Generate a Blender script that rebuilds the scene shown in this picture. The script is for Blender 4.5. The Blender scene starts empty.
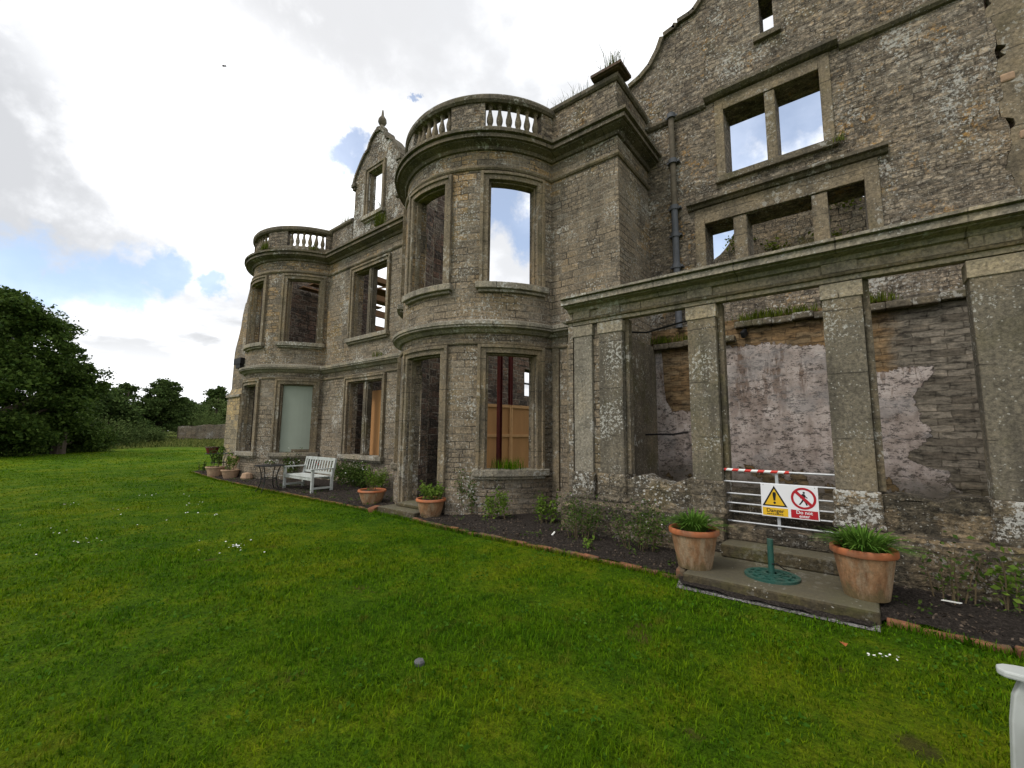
import bpy, bmesh, math, random
import numpy as np
from mathutils import Vector, Matrix
random.seed(7); RNG = np.random.default_rng(11)
PI = math.pi
S = bpy.context.scene
COL = S.collection
rad = math.radians

# ------------------------------------------------------------------ camera, sky, sun, exposure
EYE = 1.65
F_PX, PITCH, ROLL, YAW = 432.88, rad(6.57876), rad(0.53935), rad(51.21904)
fw = Vector((math.sin(YAW)*math.cos(PITCH), math.cos(YAW)*math.cos(PITCH), math.sin(PITCH)))
rt = Vector((math.cos(YAW), -math.sin(YAW), 0)); up = rt.cross(fw)
rt, up = rt*math.cos(ROLL)+up*math.sin(ROLL), -rt*math.sin(ROLL)+up*math.cos(ROLL)
cam_d = bpy.data.cameras.new('camera'); cam = bpy.data.objects.new('camera', cam_d); COL.objects.link(cam)
M3 = Matrix((rt, up, -fw)).transposed()
cam.matrix_world = Matrix.Translation((0, 0, EYE)) @ M3.to_4x4()
cam_d.sensor_width = 36; cam_d.lens = F_PX/1024*36; cam_d.clip_end = 3000; cam_d.clip_start = .05
S.camera = cam
S.render.resolution_x, S.render.resolution_y = 1024, 768
S.view_settings.view_transform = 'Standard'; S.view_settings.look = 'None'
S.view_settings.exposure = 0.62; S.view_settings.gamma = 1; S.view_settings.use_curve_mapping = False

SUN_EL, SUN_AZ = rad(52), rad(-70)
sun_d = bpy.data.lights.new('sun', 'SUN'); sun_d.energy = 1.2; sun_d.angle = rad(14); sun_d.color = (1, .95, .88)
sun = bpy.data.objects.new('sun', sun_d); COL.objects.link(sun)
sdir = Vector((math.cos(SUN_EL)*math.sin(SUN_AZ), math.cos(SUN_EL)*math.cos(SUN_AZ), math.sin(SUN_EL)))
sun.rotation_euler = sdir.to_track_quat('Z', 'Y').to_euler(); sun.location = (0, 0, 30)

def view_dir(x, y):
    return ((x-512)*rt + (384-y)*up + F_PX*fw).normalized()

class G:
    """small node-graph helper"""
    def __init__(s, tree):
        s.t = tree; s.n = tree.nodes; s.l = tree.links
    def put(s, sock, v):
        if isinstance(v, bpy.types.NodeSocket): s.l.new(v, sock)
        elif v is not None:
            if sock.type == 'RGBA' and len(v) == 3: v = (*v, 1)
            sock.default_value = v
    def node(s, kind, **kw):
        n = s.n.new(kind)
        for k, v in kw.items(): setattr(n, k, v)
        return n
    def math(s, op, a, b=None, c=None, clamp=False):
        n = s.node('ShaderNodeMath', operation=op); n.use_clamp = clamp
        s.put(n.inputs[0], a)
        if b is not None: s.put(n.inputs[1], b)
        if c is not None: s.put(n.inputs[2], c)
        return n.outputs[0]
    def mix(s, f, a, b, mode='MIX'):
        n = s.node('ShaderNodeMix', data_type='RGBA', blend_type=mode); n.clamp_factor = True
        s.put(n.inputs[0], f); s.put(n.inputs[6], a); s.put(n.inputs[7], b)
        return n.outputs[2]
    def noise(s, vec, scale, detail=4, rough=.55, dist=0):
        n = s.node('ShaderNodeTexNoise'); s.put(n.inputs['Vector'], vec)
        n.inputs['Scale'].default_value = scale; n.inputs['Detail'].default_value = detail
        n.inputs['Roughness'].default_value = rough; n.inputs['Distortion'].default_value = dist
        return n.outputs[0]
    def vor(s, vec, scale, feature='F1', out=0):
        n = s.node('ShaderNodeTexVoronoi', feature=feature); s.put(n.inputs['Vector'], vec)
        n.inputs['Scale'].default_value = scale
        return n.outputs[out]
    def step(s, v, a, b, lo=0., hi=1.):
        n = s.node('ShaderNodeMapRange', interpolation_type='SMOOTHSTEP')
        s.put(n.inputs[0], v); s.put(n.inputs[1], a); s.put(n.inputs[2], b); n.inputs[3].default_value = lo; n.inputs[4].default_value = hi
        return n.outputs[0]
    def ramp(s, f, stops, interp='LINEAR'):
        n = s.node('ShaderNodeValToRGB'); s.put(n.inputs[0], f); r = n.color_ramp; r.interpolation = interp
        while len(r.elements) < len(stops): r.elements.new(.5)
        for e, (p, c) in zip(r.elements, stops):
            e.position = p; e.color = (*c, 1) if len(c) == 3 else c
        return n.outputs[0]
    def vec(s, v, scale=(1, 1, 1), loc=(0, 0, 0)):
        n = s.node('ShaderNodeMapping'); s.put(n.inputs[0], v)
        n.inputs['Scale'].default_value = scale; n.inputs['Location'].default_value = loc
        return n.outputs[0]
    def vadd(s, a, b):
        n = s.node('ShaderNodeVectorMath', operation='ADD'); s.put(n.inputs[0], a); s.put(n.inputs[1], b); return n.outputs[0]
    def dot(s, a, b):
        n = s.node('ShaderNodeVectorMath', operation='DOT_PRODUCT'); s.put(n.inputs[0], a); s.put(n.inputs[1], b); return n.outputs['Value']
    def pos(s): return s.node('ShaderNodeNewGeometry').outputs['Position']
    def nrm(s): return s.node('ShaderNodeNewGeometry').outputs['Normal']
    def sep(s, v):
        n = s.node('ShaderNodeSeparateXYZ'); s.put(n.inputs[0], v); return n.outputs
    def uv(s): return s.node('ShaderNodeUVMap').outputs[0]

# ---- world: Nishita sky behind a broken layer of bright cloud
W = bpy.data.worlds.new('World'); S.world = W; W.use_nodes = True
g = G(W.node_tree); g.n.clear()
sky = g.node('ShaderNodeTexSky', sky_type='NISHITA'); sky.sun_disc = False
sky.sun_elevation = SUN_EL; sky.sun_rotation = SUN_AZ; sky.air_density = 1.0; sky.dust_density = 1.0; sky.ozone_density = 1.5
bg_sky = g.node('ShaderNodeBackground'); g.l.new(sky.outputs[0], bg_sky.inputs[0]); bg_sky.inputs[1].default_value = .15
d = g.node('ShaderNodeTexCoord').outputs['Generated']
dz = g.sep(d)[2]
warp = g.noise(d, 7, 6, .6)
warp2 = g.noise(d, 22, 5, .6)
wob = g.math('ADD', g.math('MULTIPLY', g.math('SUBTRACT', warp, .5), .16), g.math('MULTIPLY', g.math('SUBTRACT', warp2, .5), .07))
wn = g.node('ShaderNodeTexNoise'); wn.inputs['Scale'].default_value = 13; wn.inputs['Detail'].default_value = 6; wn.inputs['Roughness'].default_value = .62; g.put(wn.inputs['Vector'], d)
wo_ = g.node('ShaderNodeVectorMath', operation='MULTIPLY_ADD'); g.l.new(wn.outputs['Color'], wo_.inputs[0]); wo_.inputs[1].default_value = (.13, .13, .13); wo_.inputs[2].default_value = (-.065, -.065, -.065)
dw = g.node('ShaderNodeVectorMath', operation='NORMALIZE'); g.l.new(g.vadd(d, wo_.outputs[0]), dw.inputs[0]); dw = dw.outputs[0]
blue = None
for (px, py, r) in [(18, 268, 4.0), (70, 284, 3.8), (120, 281, 3.6), (170, 276, 2.4), (212, 281, 1.7), (350, 155, 2.9), (358, 140, 1.8), (419, 104, .6),
                    (500, 212, 3.6), (522, 232, 3.4), (505, 190, 3.4), (735, 150, 5.5), (775, 118, 5.0), (810, 112, 2.6), (712, 245, 3.5), (745, 205, 4.5)]:
    c = view_dir(px, py)
    ang = g.math('ARCCOSINE', g.math('MINIMUM', g.dot(dw, tuple(c)), 1.0))
    e = g.math('SUBTRACT', 1.0, g.math('DIVIDE', ang, rad(r)*1.25))
    blue = e if blue is None else g.math('MAXIMUM', blue, e)
blue = g.step(g.math('ADD', blue, g.math('MULTIPLY', wob, 5.0)), .10, .62)
# overhead and behind the camera: mostly cloud
cl = g.noise(g.vec(d, (1, 1, 1.7), (.35, .1, 0)), 2.6, 7, .55)
grey = g.step(cl, .40, .62)
cloud = g.mix(grey, (.56, .57, .59), (1.1, 1.11, 1.13))
low = g.step(g.math('ABSOLUTE', g.math('SUBTRACT', dz, .16)), 0, .12)
band = g.step(g.noise(g.vec(d, (1, 1, 3)), 5.5, 6, .55), .40, .60)
cloud = g.mix(g.math('MULTIPLY', g.math('SUBTRACT', 1.0, low), .75), cloud, g.mix(band, (.38, .39, .405), (1.0, 1.01, 1.03)))
gc = g.math('ARCCOSINE', g.math('MINIMUM', g.dot(d, tuple(view_dir(20, 145))), 1.0))
gk = g.step(g.math('ADD', gc, g.math('MULTIPLY', wob, 2.2)), rad(5), rad(17))
cloud = g.mix(gk, (.47, .48, .50), cloud)
gc = g.math('ARCCOSINE', g.math('MINIMUM', g.dot(d, tuple(view_dir(300, -60))), 1.0))
gk = g.step(g.math('ADD', gc, g.math('MULTIPLY', wob, 2.2)), rad(7), rad(24))
cloud = g.mix(gk, (.55, .555, .57), cloud)
gc = g.math('ARCCOSINE', g.math('MINIMUM', g.dot(d, tuple(view_dir(225, 150))), 1.0))
gk = g.step(g.math('ADD', gc, g.math('MULTIPLY', wob, 2.0)), rad(4), rad(16))
cloud = g.mix(gk, (1.12, 1.13, 1.15), cloud)
bg_cl = g.node('ShaderNodeBackground'); g.l.new(cloud, bg_cl.inputs[0]); bg_cl.inputs[1].default_value = 1.0
mx = g.node('ShaderNodeMixShader'); g.l.new(g.math('MULTIPLY', blue, .70), mx.inputs[0]); g.l.new(bg_cl.outputs[0], mx.inputs[1]); g.l.new(bg_sky.outputs[0], mx.inputs[2])
wo = g.node('ShaderNodeOutputWorld'); g.l.new(mx.outputs[0], wo.inputs[0])

# ------------------------------------------------------------------ materials
def material(name):
    m = bpy.data.materials.new(name); m.use_nodes = True
    q = G(m.node_tree); q.n.clear()
    b = q.node('ShaderNodeBsdfPrincipled'); o = q.node('ShaderNodeOutputMaterial'); q.l.new(b.outputs[0], o.inputs[0])
    q.b = b; q.o = o
    b.inputs['Specular IOR Level'].default_value = .25
    return m, q
def finish(q, color, rough=.85, bump=None, dist=.01, strength=1.0):
    q.put(q.b.inputs['Base Color'], color); q.put(q.b.inputs['Roughness'], rough)
    if bump is not None:
        n = q.node('ShaderNodeBump'); n.inputs['Distance'].default_value = dist; n.inputs['Strength'].default_value = strength
        q.put(n.inputs['Height'], bump); q.l.new(n.outputs[0], q.b.inputs['Normal'])

def stone(name, w, h, cols, mortar, lichen=.3, buff=.3, moss=.2, stain=.5, rough_amt=.02, bump=.02, lich_col=(.44, .43, .39), buff_col=(.27, .185, .095), uneven=.5, orange=0., heavy=0., buffz=None, jop=.85, ms=.011, strata=0., fleck=0.):
    """coursed masonry: per-block tone, joints, buff patches, black rain stains, lichen spots and moss"""
    m, q = material(name)
    p = q.pos(); uv = q.uv()
    wv = q.node('ShaderNodeTexNoise'); wv.inputs['Scale'].default_value = 2.2; wv.inputs['Detail'].default_value = 3; q.put(wv.inputs['Vector'], p)
    off = q.node('ShaderNodeVectorMath', operation='MULTIPLY_ADD'); q.l.new(wv.outputs['Color'], off.inputs[0])
    off.inputs[1].default_value = (rough_amt*3, rough_amt*3, 0); q.l.new(uv, off.inputs[2])
    wv2 = q.node('ShaderNodeTexNoise'); wv2.inputs['Scale'].default_value = 14; wv2.inputs['Detail'].default_value = 2; q.put(wv2.inputs['Vector'], p)
    off2 = q.node('ShaderNodeVectorMath', operation='MULTIPLY_ADD'); q.l.new(wv2.outputs['Color'], off2.inputs[0])
    off2.inputs[1].default_value = (rough_amt, rough_amt, 0); q.l.new(off.outputs[0], off2.inputs[2])
    def bricks(bw, bh, ms):
        bk = q.node('ShaderNodeTexBrick'); q.l.new(off2.outputs[0], bk.inputs['Vector'])
        bk.offset = .43; bk.squash = .72; bk.squash_frequency = 3
        for k, v in (('Scale', 1), ('Mortar Size', ms), ('Mortar Smooth', .35), ('Bias', 0), ('Brick Width', bw), ('Row Height', bh)): bk.inputs[k].default_value = v
        bk.inputs['Color1'].default_value = (0, 0, 0, 1); bk.inputs['Color2'].default_value = (1, 1, 1, 1); bk.inputs['Mortar'].default_value = (.5, .5, .5, 1)
        return bk
    b1 = bricks(w, h, ms); b2 = bricks(w*.6, h*.66, ms*.9)
    sel = q.step(q.noise(q.vec(p, (1, .6, 1)), .9, 2), .5, .52)
    tone = q.mix(sel, b1.outputs['Color'], b2.outputs['Color'])
    joint = q.mix(sel, b1.outputs['Fac'], b2.outputs['Fac'])
    c = q.ramp(tone, [(0, cols[0]), (.35, cols[1]), (.7, cols[2]), (1, cols[3])])
    nbig = q.noise(p, .55, 4, .6)
    if buff:
        bf = q.math('MULTIPLY', q.step(q.math('ADD', nbig, q.math('MULTIPLY', q.sep(tone)[0], .16)), .56, .74), buff*1.6, clamp=True)
        if buffz: bf = q.math('MULTIPLY', bf, q.step(q.sep(p)[2], buffz[0], buffz[1], .18, 1.25), clamp=True)
        c = q.mix(bf, c, buff_col)
    fine = q.noise(p, 26, 6, .7)
    c = q.mix(.9, c, q.ramp(fine, [(.34, (.42, .42, .42)), (.5, (1, 1, 1)), (.66, (1.6, 1.56, 1.5))]), 'MULTIPLY')
    fl = q.node('ShaderNodeTexVoronoi'); fl.inputs['Scale'].default_value = 15; q.put(fl.inputs['Vector'], q.vadd(q.vec(p, (1, 1, 1.6)), q.vec(wv2.outputs['Color'], (.12, .12, .12))))
    c = q.mix(.34 if uneven < 1 else .7, c, q.ramp(q.sep(fl.outputs['Color'])[0], [(0, (.45, .44, .43)), (.45, (.95, .95, .95)), (.85, (1.25, 1.22, 1.18)), (1, (1.9, 1.85, 1.8))]), 'MULTIPLY')
    st = q.noise(q.vec(p, (1, 1, .16)), 1.6, 5, .65)
    c = q.mix(q.math('MULTIPLY', q.step(st, .48, .70), stain), c, (.035, .031, .026))
    if moss:
        mk = q.step(q.math('ADD', q.noise(p, 1.1, 5, .65), q.math('MULTIPLY', fine, .22)), .66, .80)
        c = q.mix(q.math('MULTIPLY', mk, moss), c, q.ramp(fine, [(.3, (.035, .036, .010)), (.7, (.10, .088, .026))]))
    if orange:
        ok = q.math('MULTIPLY', q.step(q.noise(p, 1.3, 4, .7), .53, .64), q.step(q.noise(p, 13, 4, .65), .50, .58))
        c = q.mix(q.math('MULTIPLY', ok, orange), c, (.33, .17, .03))
    jc = q.mix(q.step(q.noise(p, 1.7, 3), .42, .6), (.03, .027, .022), mortar)
    c = q.mix(q.math('MULTIPLY', joint, jop), c, jc)
    if strata:
        sn = q.noise(q.vec(q.vadd(p, q.vec(wv2.outputs['Color'], (.05, .05, .03))), (6, 6, 21)), 1.0, 6, .74)
        c = q.mix(strata, c, q.ramp(sn, [(.385, (.16, .14, .12)), (.455, (.85, .84, .82)), (.55, (1.15, 1.14, 1.12)), (.635, (2.0, 1.93, 1.85))]), 'MULTIPLY')
    cellv = q.node('ShaderNodeTexVoronoi'); cellv.inputs['Scale'].default_value = 34; q.put(cellv.inputs['Vector'], q.vadd(p, q.vec(wv2.outputs['Color'], (.04, .04, .04))))
    fk = q.math('MULTIPLY', q.step(cellv.outputs[0], .30, .20), q.step(q.math('ADD', q.sep(cellv.outputs['Color'])[1], q.math('MULTIPLY', q.math('SUBTRACT', q.noise(p, 1.9, 4, .65), .5), 1.3)), .70-fleck, .78-fleck))
    c = q.mix(q.math('MULTIPLY', fk, .75), c, q.mix(fine, (.24, .225, .19), (.46, .44, .39)))
    if lichen:
        area = q.step(q.noise(q.vec(p, loc=(4, 9, 2)), .95, 6, .70), .42, .68)
        sp = q.math('ADD', q.noise(q.vec(p, loc=(1, 5, 3)), 19, 6, .76), q.math('MULTIPLY', area, .18))
        lk = q.step(sp, .665-heavy, .70-heavy)
        dots = q.math('MULTIPLY', q.step(q.vor(q.vadd(p, q.vec(wv2.outputs['Color'], (.06, .06, .06))), 17), .34, .22), q.step(q.noise(p, 1.1, 5, .7), .50, .60))
        lk = q.math('MAXIMUM', lk, dots)
        c = q.mix(q.math('MULTIPLY', lk, lichen, clamp=True), c, q.mix(fine, tuple(x*.8 for x in lich_col), tuple(min(x*1.25, .8) for x in lich_col)))
    hgt = q.math('SUBTRACT', q.math('ADD', q.math('MULTIPLY', fine, .6), q.math('MULTIPLY', q.noise(p, 7, 4, .6), uneven)), q.math('MULTIPLY', joint, 1.1))
    hgt = q.math('ADD', hgt, q.math('MULTIPLY', q.sep(tone)[0], .35))
    finish(q, c, .92, hgt, bump)
    return m
MAT = {}
MAT['ashlar'] = stone('weathered_ashlar', .42, .15, [(.135, .113, .084), (.185, .150, .108), (.215, .175, .124), (.195, .172, .138)], (.25, .225, .18), lichen=.75, buff=.75, moss=.3, stain=.5, rough_amt=.006, bump=.016, buffz=(3.4, 6.2), strata=.26, jop=.8)
MAT['rubble'] = stone('lichened_rubble', .30, .115, [(.10, .084, .064), (.16, .132, .10), (.198, .166, .124), (.19, .168, .138)], (.2, .18, .15), lichen=.75, buff=.16, moss=.4, stain=.45, rough_amt=.025, bump=.032, uneven=1.1, orange=.55, strata=.62, jop=.5, fleck=.09)
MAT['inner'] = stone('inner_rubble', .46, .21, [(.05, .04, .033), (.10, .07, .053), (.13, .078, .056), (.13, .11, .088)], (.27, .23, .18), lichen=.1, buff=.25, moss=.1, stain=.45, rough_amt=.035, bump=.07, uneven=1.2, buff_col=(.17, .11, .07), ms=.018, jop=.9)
MAT['mossy'] = stone('mossy_rubble', .45, .17, [(.10, .085, .06), (.17, .14, .10), (.2, .165, .115), (.16, .15, .12)], (.1, .09, .07), lichen=.3, buff=.3, moss=.9, stain=.3, rough_amt=.04, bump=.06, uneven=1.2)
MAT['dormer'] = stone('white_lichened_stone', .34, .15, [(.095, .080, .060), (.15, .125, .09), (.19, .155, .11), (.15, .137, .115)], (.2, .18, .15), lichen=1.0, buff=.2, moss=.3, stain=.4, rough_amt=.03, bump=.05, uneven=1.1, lich_col=(.55, .54, .50), heavy=.075)
MAT['plinth'] = stone('mossy_plinth', .95, .31, [(.06, .052, .038), (.095, .08, .055), (.125, .103, .07), (.10, .09, .073)], (.035, .031, .024), lichen=.35, buff=.2, moss=.8, stain=.7, rough_amt=.035, bump=.06, uneven=1.4, lich_col=(.40, .39, .35), strata=.6, jop=.6)
MAT['plinth_lichen'] = stone('white_lichened_plinth', .9, .45, [(.09, .078, .058), (.13, .11, .08), (.15, .128, .092), (.13, .118, .095)], (.05, .045, .035), lichen=.95, buff=.2, moss=.45, stain=.5, rough_amt=.03, bump=.06, uneven=1.4, lich_col=(.46, .45, .41), heavy=.06, strata=.4, jop=.5)
MAT['pale'] = stone('pale_ashlar', .50, .22, [(.18, .15, .105), (.235, .195, .13), (.265, .215, .14), (.21, .185, .145)], (.3, .27, .2), lichen=.5, buff=.6, moss=.1, stain=.2, rough_amt=.01, bump=.02, buff_col=(.40, .29, .14))

def trim(name, base, lichen=.4, moss=.25, dark=.5, lich_scale=9, hj=0, vj=0):
    m, q = material(name); p = q.pos()
    fine = q.noise(p, 24, 6, .7); big = q.noise(p, 1.3, 5, .62)
    c = q.ramp(big, [(.28, tuple(x*.55 for x in base)), (.5, base), (.72, (base[0]*1.35, base[1]*1.25, base[2]*1.08))])
    c = q.mix(.9, c, q.ramp(fine, [(.34, (.5, .5, .5)), (.5, (1, 1, 1)), (.66, (1.5, 1.48, 1.42))]), 'MULTIPLY')
    st = q.noise(q.vec(p, (1.5, 1.5, .14)), 2.2, 5, .65)
    c = q.mix(q.math('MULTIPLY', q.step(st, .47, .68), dark), c, (.04, .036, .030))
    upz = q.step(q.sep(q.nrm())[2], .35, .8)
    mk = q.step(q.noise(p, 1.6, 5, .65), .50, .64)
    c = q.mix(q.math('MULTIPLY', mk, moss, clamp=True), c, q.mix(fine, (.04, .042, .012), (.105, .095, .03)))
    c = q.mix(q.math('MULTIPLY', upz, .5), c, (.12, .11, .075))
    area = q.step(q.noise(q.vec(p, loc=(7, 2, 5)), 1.1, 4, .6), .42, .64)
    sp = q.math('ADD', q.noise(q.vec(p, loc=(2, 8, 1)), lich_scale, 5, .74), q.math('MULTIPLY', area, .16))
    c = q.mix(q.math('MULTIPLY', q.step(sp, .67, .71), lichen), c, q.mix(fine, (.36, .355, .32), (.56, .55, .50)))
    jl = None
    if hj or vj:
        ax = q.sep(p)[2 if hj else 1]; per = hj or vj
        fr = q.math('FRACT', q.math('ADD', q.math('DIVIDE', q.math('ADD', ax, q.math('MULTIPLY', q.math('SUBTRACT', q.noise(p, 9, 3), .5), .03)), per), .41))
        jl = q.step(q.math('ABSOLUTE', q.math('SUBTRACT', fr, .5)), .011/per, .004/per)
        jl = q.math('MULTIPLY', jl, q.step(q.noise(p, 3.1, 3), .40, .52))
        c = q.mix(q.math('MULTIPLY', jl, .75), c, (.03, .026, .02))
    wv = q.node('ShaderNodeTexNoise'); wv.inputs['Scale'].default_value = 13; q.put(wv.inputs['Vector'], p)
    cellv = q.node('ShaderNodeTexVoronoi'); cellv.inputs['Scale'].default_value = 30; q.put(cellv.inputs['Vector'], q.vadd(p, q.vec(wv.outputs['Color'], (.05, .05, .05))))
    fk = q.math('MULTIPLY', q.step(cellv.outputs[0], .32, .2), q.step(q.math('ADD', q.sep(cellv.outputs['Color'])[1], q.math('MULTIPLY', q.math('SUBTRACT', q.noise(p, 1.7, 5, .65), .5), 1.5)), 1.0-lichen*.36, 1.06-lichen*.36))
    c = q.mix(q.math('MULTIPLY', fk, .8), c, q.mix(fine, (.25, .24, .20), (.48, .46, .41)))
    finish(q, c, .9, q.math('ADD', q.math('MULTIPLY', fine, .8), q.noise(p, 8, 3)), .018)
    return m
MAT['trim'] = trim('dressed_stone', (.185, .150, .102), .45, .2, .5, hj=.62)
MAT['trim_grey'] = trim('grey_frieze_stone', (.255, .222, .165), .6, .05, .35, 14, vj=1.25)
MAT['trim_dark'] = trim('dark_dressed_stone', (.125, .105, .075), .5, .4, .55, vj=1.2)
MAT['trim_lichen'] = trim('lichened_cornice_stone', (.235, .21, .165), .9, .0, .4, 17, vj=1.1)
MAT['pilaster'] = trim('pilaster_stone', (.146, .127, .095), .75, .25, .55, 22, hj=.78)
MAT['step'] = trim('step_stone', (.062, .050, .028), .10, .65, .5)
MAT['coping'] = trim('brown_coping', (.085, .056, .04), .1, .1, .3)

def plaster():
    m, q = material('pink_plaster'); p = q.pos(); uv = q.uv(); s = q.sep(uv)
    P = q.sep(p)
    fine = q.noise(p, 22, 6, .7); mid = q.noise(p, 4.5, 6, .66); big = q.noise(p, 1.2, 4, .6)
    pl = q.ramp(q.math('ADD', q.math('MULTIPLY', mid, .6), q.math('MULTIPLY', big, .4)), [(.36, (.20, .162, .140)), (.45, (.32, .268, .238)), (.54, (.42, .358, .325)), (.66, (.55, .49, .455))])
    pl = q.mix(q.math('MULTIPLY', q.math('MULTIPLY', q.step(q.noise(q.vec(p, (1, 1, .25)), 4.2, 6, .74), .49, .60), q.step(P[2], 1.6, 3.0, .25, 1)), .8), pl, (.105, .058, .032))
    pl = q.mix(q.math('MULTIPLY', q.step(q.noise(q.vec(p, (.7, .7, 1.5), (3, 3, 3)), 12, 8, .82), .51, .56), .85), pl, (.05, .042, .038))
    pl = q.mix(q.math('MULTIPLY', q.step(q.noise(q.vec(p, (.7, .7, 1.3), (9, 1, 3)), 2.1, 6, .72), .49, .62), .5), pl, (.235, .225, .222))
    bk = q.node('ShaderNodeTexBrick'); bk.offset = .45
    ww = q.node('ShaderNodeTexNoise'); ww.inputs['Scale'].default_value = 5; q.put(ww.inputs['Vector'], p)
    of = q.node('ShaderNodeVectorMath', operation='MULTIPLY_ADD'); q.l.new(ww.outputs['Color'], of.inputs[0]); of.inputs[1].default_value = (.09, .09, 0); q.l.new(uv, of.inputs[2])
    q.l.new(of.outputs[0], bk.inputs['Vector'])
    for k, v in (('Scale', 1), ('Mortar Size', .008), ('Mortar Smooth', .3), ('Brick Width', .38), ('Row Height', .105)): bk.inputs[k].default_value = v
    bk.inputs['Color1'].default_value = (0, 0, 0, 1); bk.inputs['Color2'].default_value = (1, 1, 1, 1); bk.inputs['Mortar'].default_value = (.3, .3, .3, 1)
    # grey blocks at the right end of the wall, buff ones elsewhere
    gy = q.step(q.math('ADD', P[1], q.math('MULTIPLY', q.math('SUBTRACT', mid, .5), .5)), -.35, -.62)
    buffc = q.ramp(bk.outputs['Color'], [(0, (.13, .082, .042)), (.4, (.21, .135, .066)), (.75, (.185, .135, .08)), (1, (.25, .175, .10))])
    greyc = q.ramp(bk.outputs['Color'], [(0, (.11, .095, .075)), (.5, (.16, .142, .115)), (1, (.215, .19, .155))])
    br = q.mix(gy, buffc, greyc)
    br = q.mix(.85, br, q.ramp(fine, [(.25, (.5, .5, .5)), (.55, (1, 1, 1)), (.8, (1.3, 1.3, 1.3))]), 'MULTIPLY')
    br = q.mix(q.math('MULTIPLY', bk.outputs['Fac'], .35), br, (.045, .035, .025))
    br = q.mix(q.math('MULTIPLY', q.step(q.noise(q.vec(p, (1, 1, .3)), 1.7, 5, .65), .5, .7), .5), br, (.05, .045, .03))
    nz = q.math('ADD', q.math('MULTIPLY', q.math('SUBTRACT', q.noise(p, 3.2, 6, .65), .5), .9), q.math('MULTIPLY', q.math('SUBTRACT', q.noise(p, 16, 5, .7), .5), .45))
    # plaster survives low down on the left and right bays and across the middle one
    ytop = q.node('ShaderNodeFloatCurve'); q.put(ytop.inputs['Value'], q.math('DIVIDE', q.math('ADD', P[1], 2.0), 6.0))
    cv = ytop.mapping.curves[0]
    pts = [(-2, .0), (-1.15, .1), (-1.08, 1.12), (-.86, 1.2), (-.82, 1.72), (-.70, 1.85), (-.66, 2.74), (-.1, 2.76), (.2, 2.9), (.35, 3.22), (.8, 3.3), (1.4, 3.36), (2.05, 3.42), (2.4, 3.3), (2.5, 2.12), (3.1, 2.14), (3.22, 2.4), (3.26, 3.5), (4, 3.6)]
    for i, (yy, zz) in enumerate(pts):
        X = ((yy+2)/6, zz/4)
        if i < 2: cv.points[i].location = X if i == 0 else X
        else: cv.points.new(*X)
    for pt in cv.points: pt.handle_type = 'VECTOR'
    ytop.mapping.update()
    topz = q.math('MULTIPLY', ytop.outputs[0], 4.0)
    k = q.step(q.math('SUBTRACT', q.math('ADD', topz, q.math('MULTIPLY', nz, .4)), P[2]), -.012, .012)
    yr = q.node('ShaderNodeFloatCurve'); q.put(yr.inputs['Value'], q.math('DIVIDE', P[2], 4.0)); cv2 = yr.mapping.curves[0]
    pz = [(0, -1.2), (.86, -1.1), (1.0, -.92), (1.15, -1.02), (1.2, -.74), (1.32, -.52), (1.5, -.66), (1.66, -.80), (1.8, -.83), (2.05, -.72), (2.26, -.64), (2.5, -.80), (2.62, -.94), (4, -.97)]
    for i, (zz, yy) in enumerate(pz):
        X = (zz/4, (yy+2)/3)
        if i == 0: cv2.points[0].location = X
        elif i == len(pz)-1: cv2.points[-1].location = X
        else: cv2.points.new(*X)
    for pt in cv2.points: pt.handle_type = 'VECTOR'
    yr.mapping.update()
    kr = q.step(q.math('SUBTRACT', q.math('ADD', P[1], q.math('MULTIPLY', nz, .30)), q.math('SUBTRACT', q.math('MULTIPLY', yr.outputs[0], 3.0), 2.0)), -.008, .008)
    kt = q.step(q.math('SUBTRACT', q.math('ADD', 2.76, q.math('MULTIPLY', nz, .3)), P[2]), -.01, .01)
    k3 = q.math('MULTIPLY', kr, kt); third = q.step(P[1], .13, .12)
    k = q.math('ADD', q.math('MULTIPLY', k3, third), q.math('MULTIPLY', k, q.math('SUBTRACT', 1.0, third)))
    holes = q.step(q.math('ADD', q.noise(p, 2.6, 5, .6), q.step(P[2], 1.30, .75, 0, .16)), .70, .715)
    k = q.math('MULTIPLY', k, q.math('SUBTRACT', 1.0, holes))
    c = q.mix(k, br, pl)
    damp = q.step(q.math('ADD', P[2], q.math('MULTIPLY', nz, .5)), 1.25, .75)
    c = q.mix(q.math('MULTIPLY', damp, .6), c, (.075, .062, .032))
    sn = q.noise(q.vec(p, (4, 4, 15)), 1.0, 5, .7)
    c = q.mix(q.math('MULTIPLY', q.math('SUBTRACT', 1.0, k), .75), c, q.mix(1, c, q.ramp(sn, [(.39, (.14, .13, .11)), (.47, (.9, .88, .85)), (.55, (1.15, 1.12, 1.08)), (.64, (1.8, 1.7, 1.6))]), 'MULTIPLY'))
    h = q.math('ADD', q.math('MULTIPLY', k, 1.2), q.math('ADD', q.math('MULTIPLY', fine, .35), q.math('MULTIPLY', q.math('MULTIPLY', bk.outputs['Fac'], q.math('SUBTRACT', 1.0, k)), -.9)))
    finish(q, c, .9, h, .02)
    return m
MAT['plaster'] = plaster()

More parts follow.
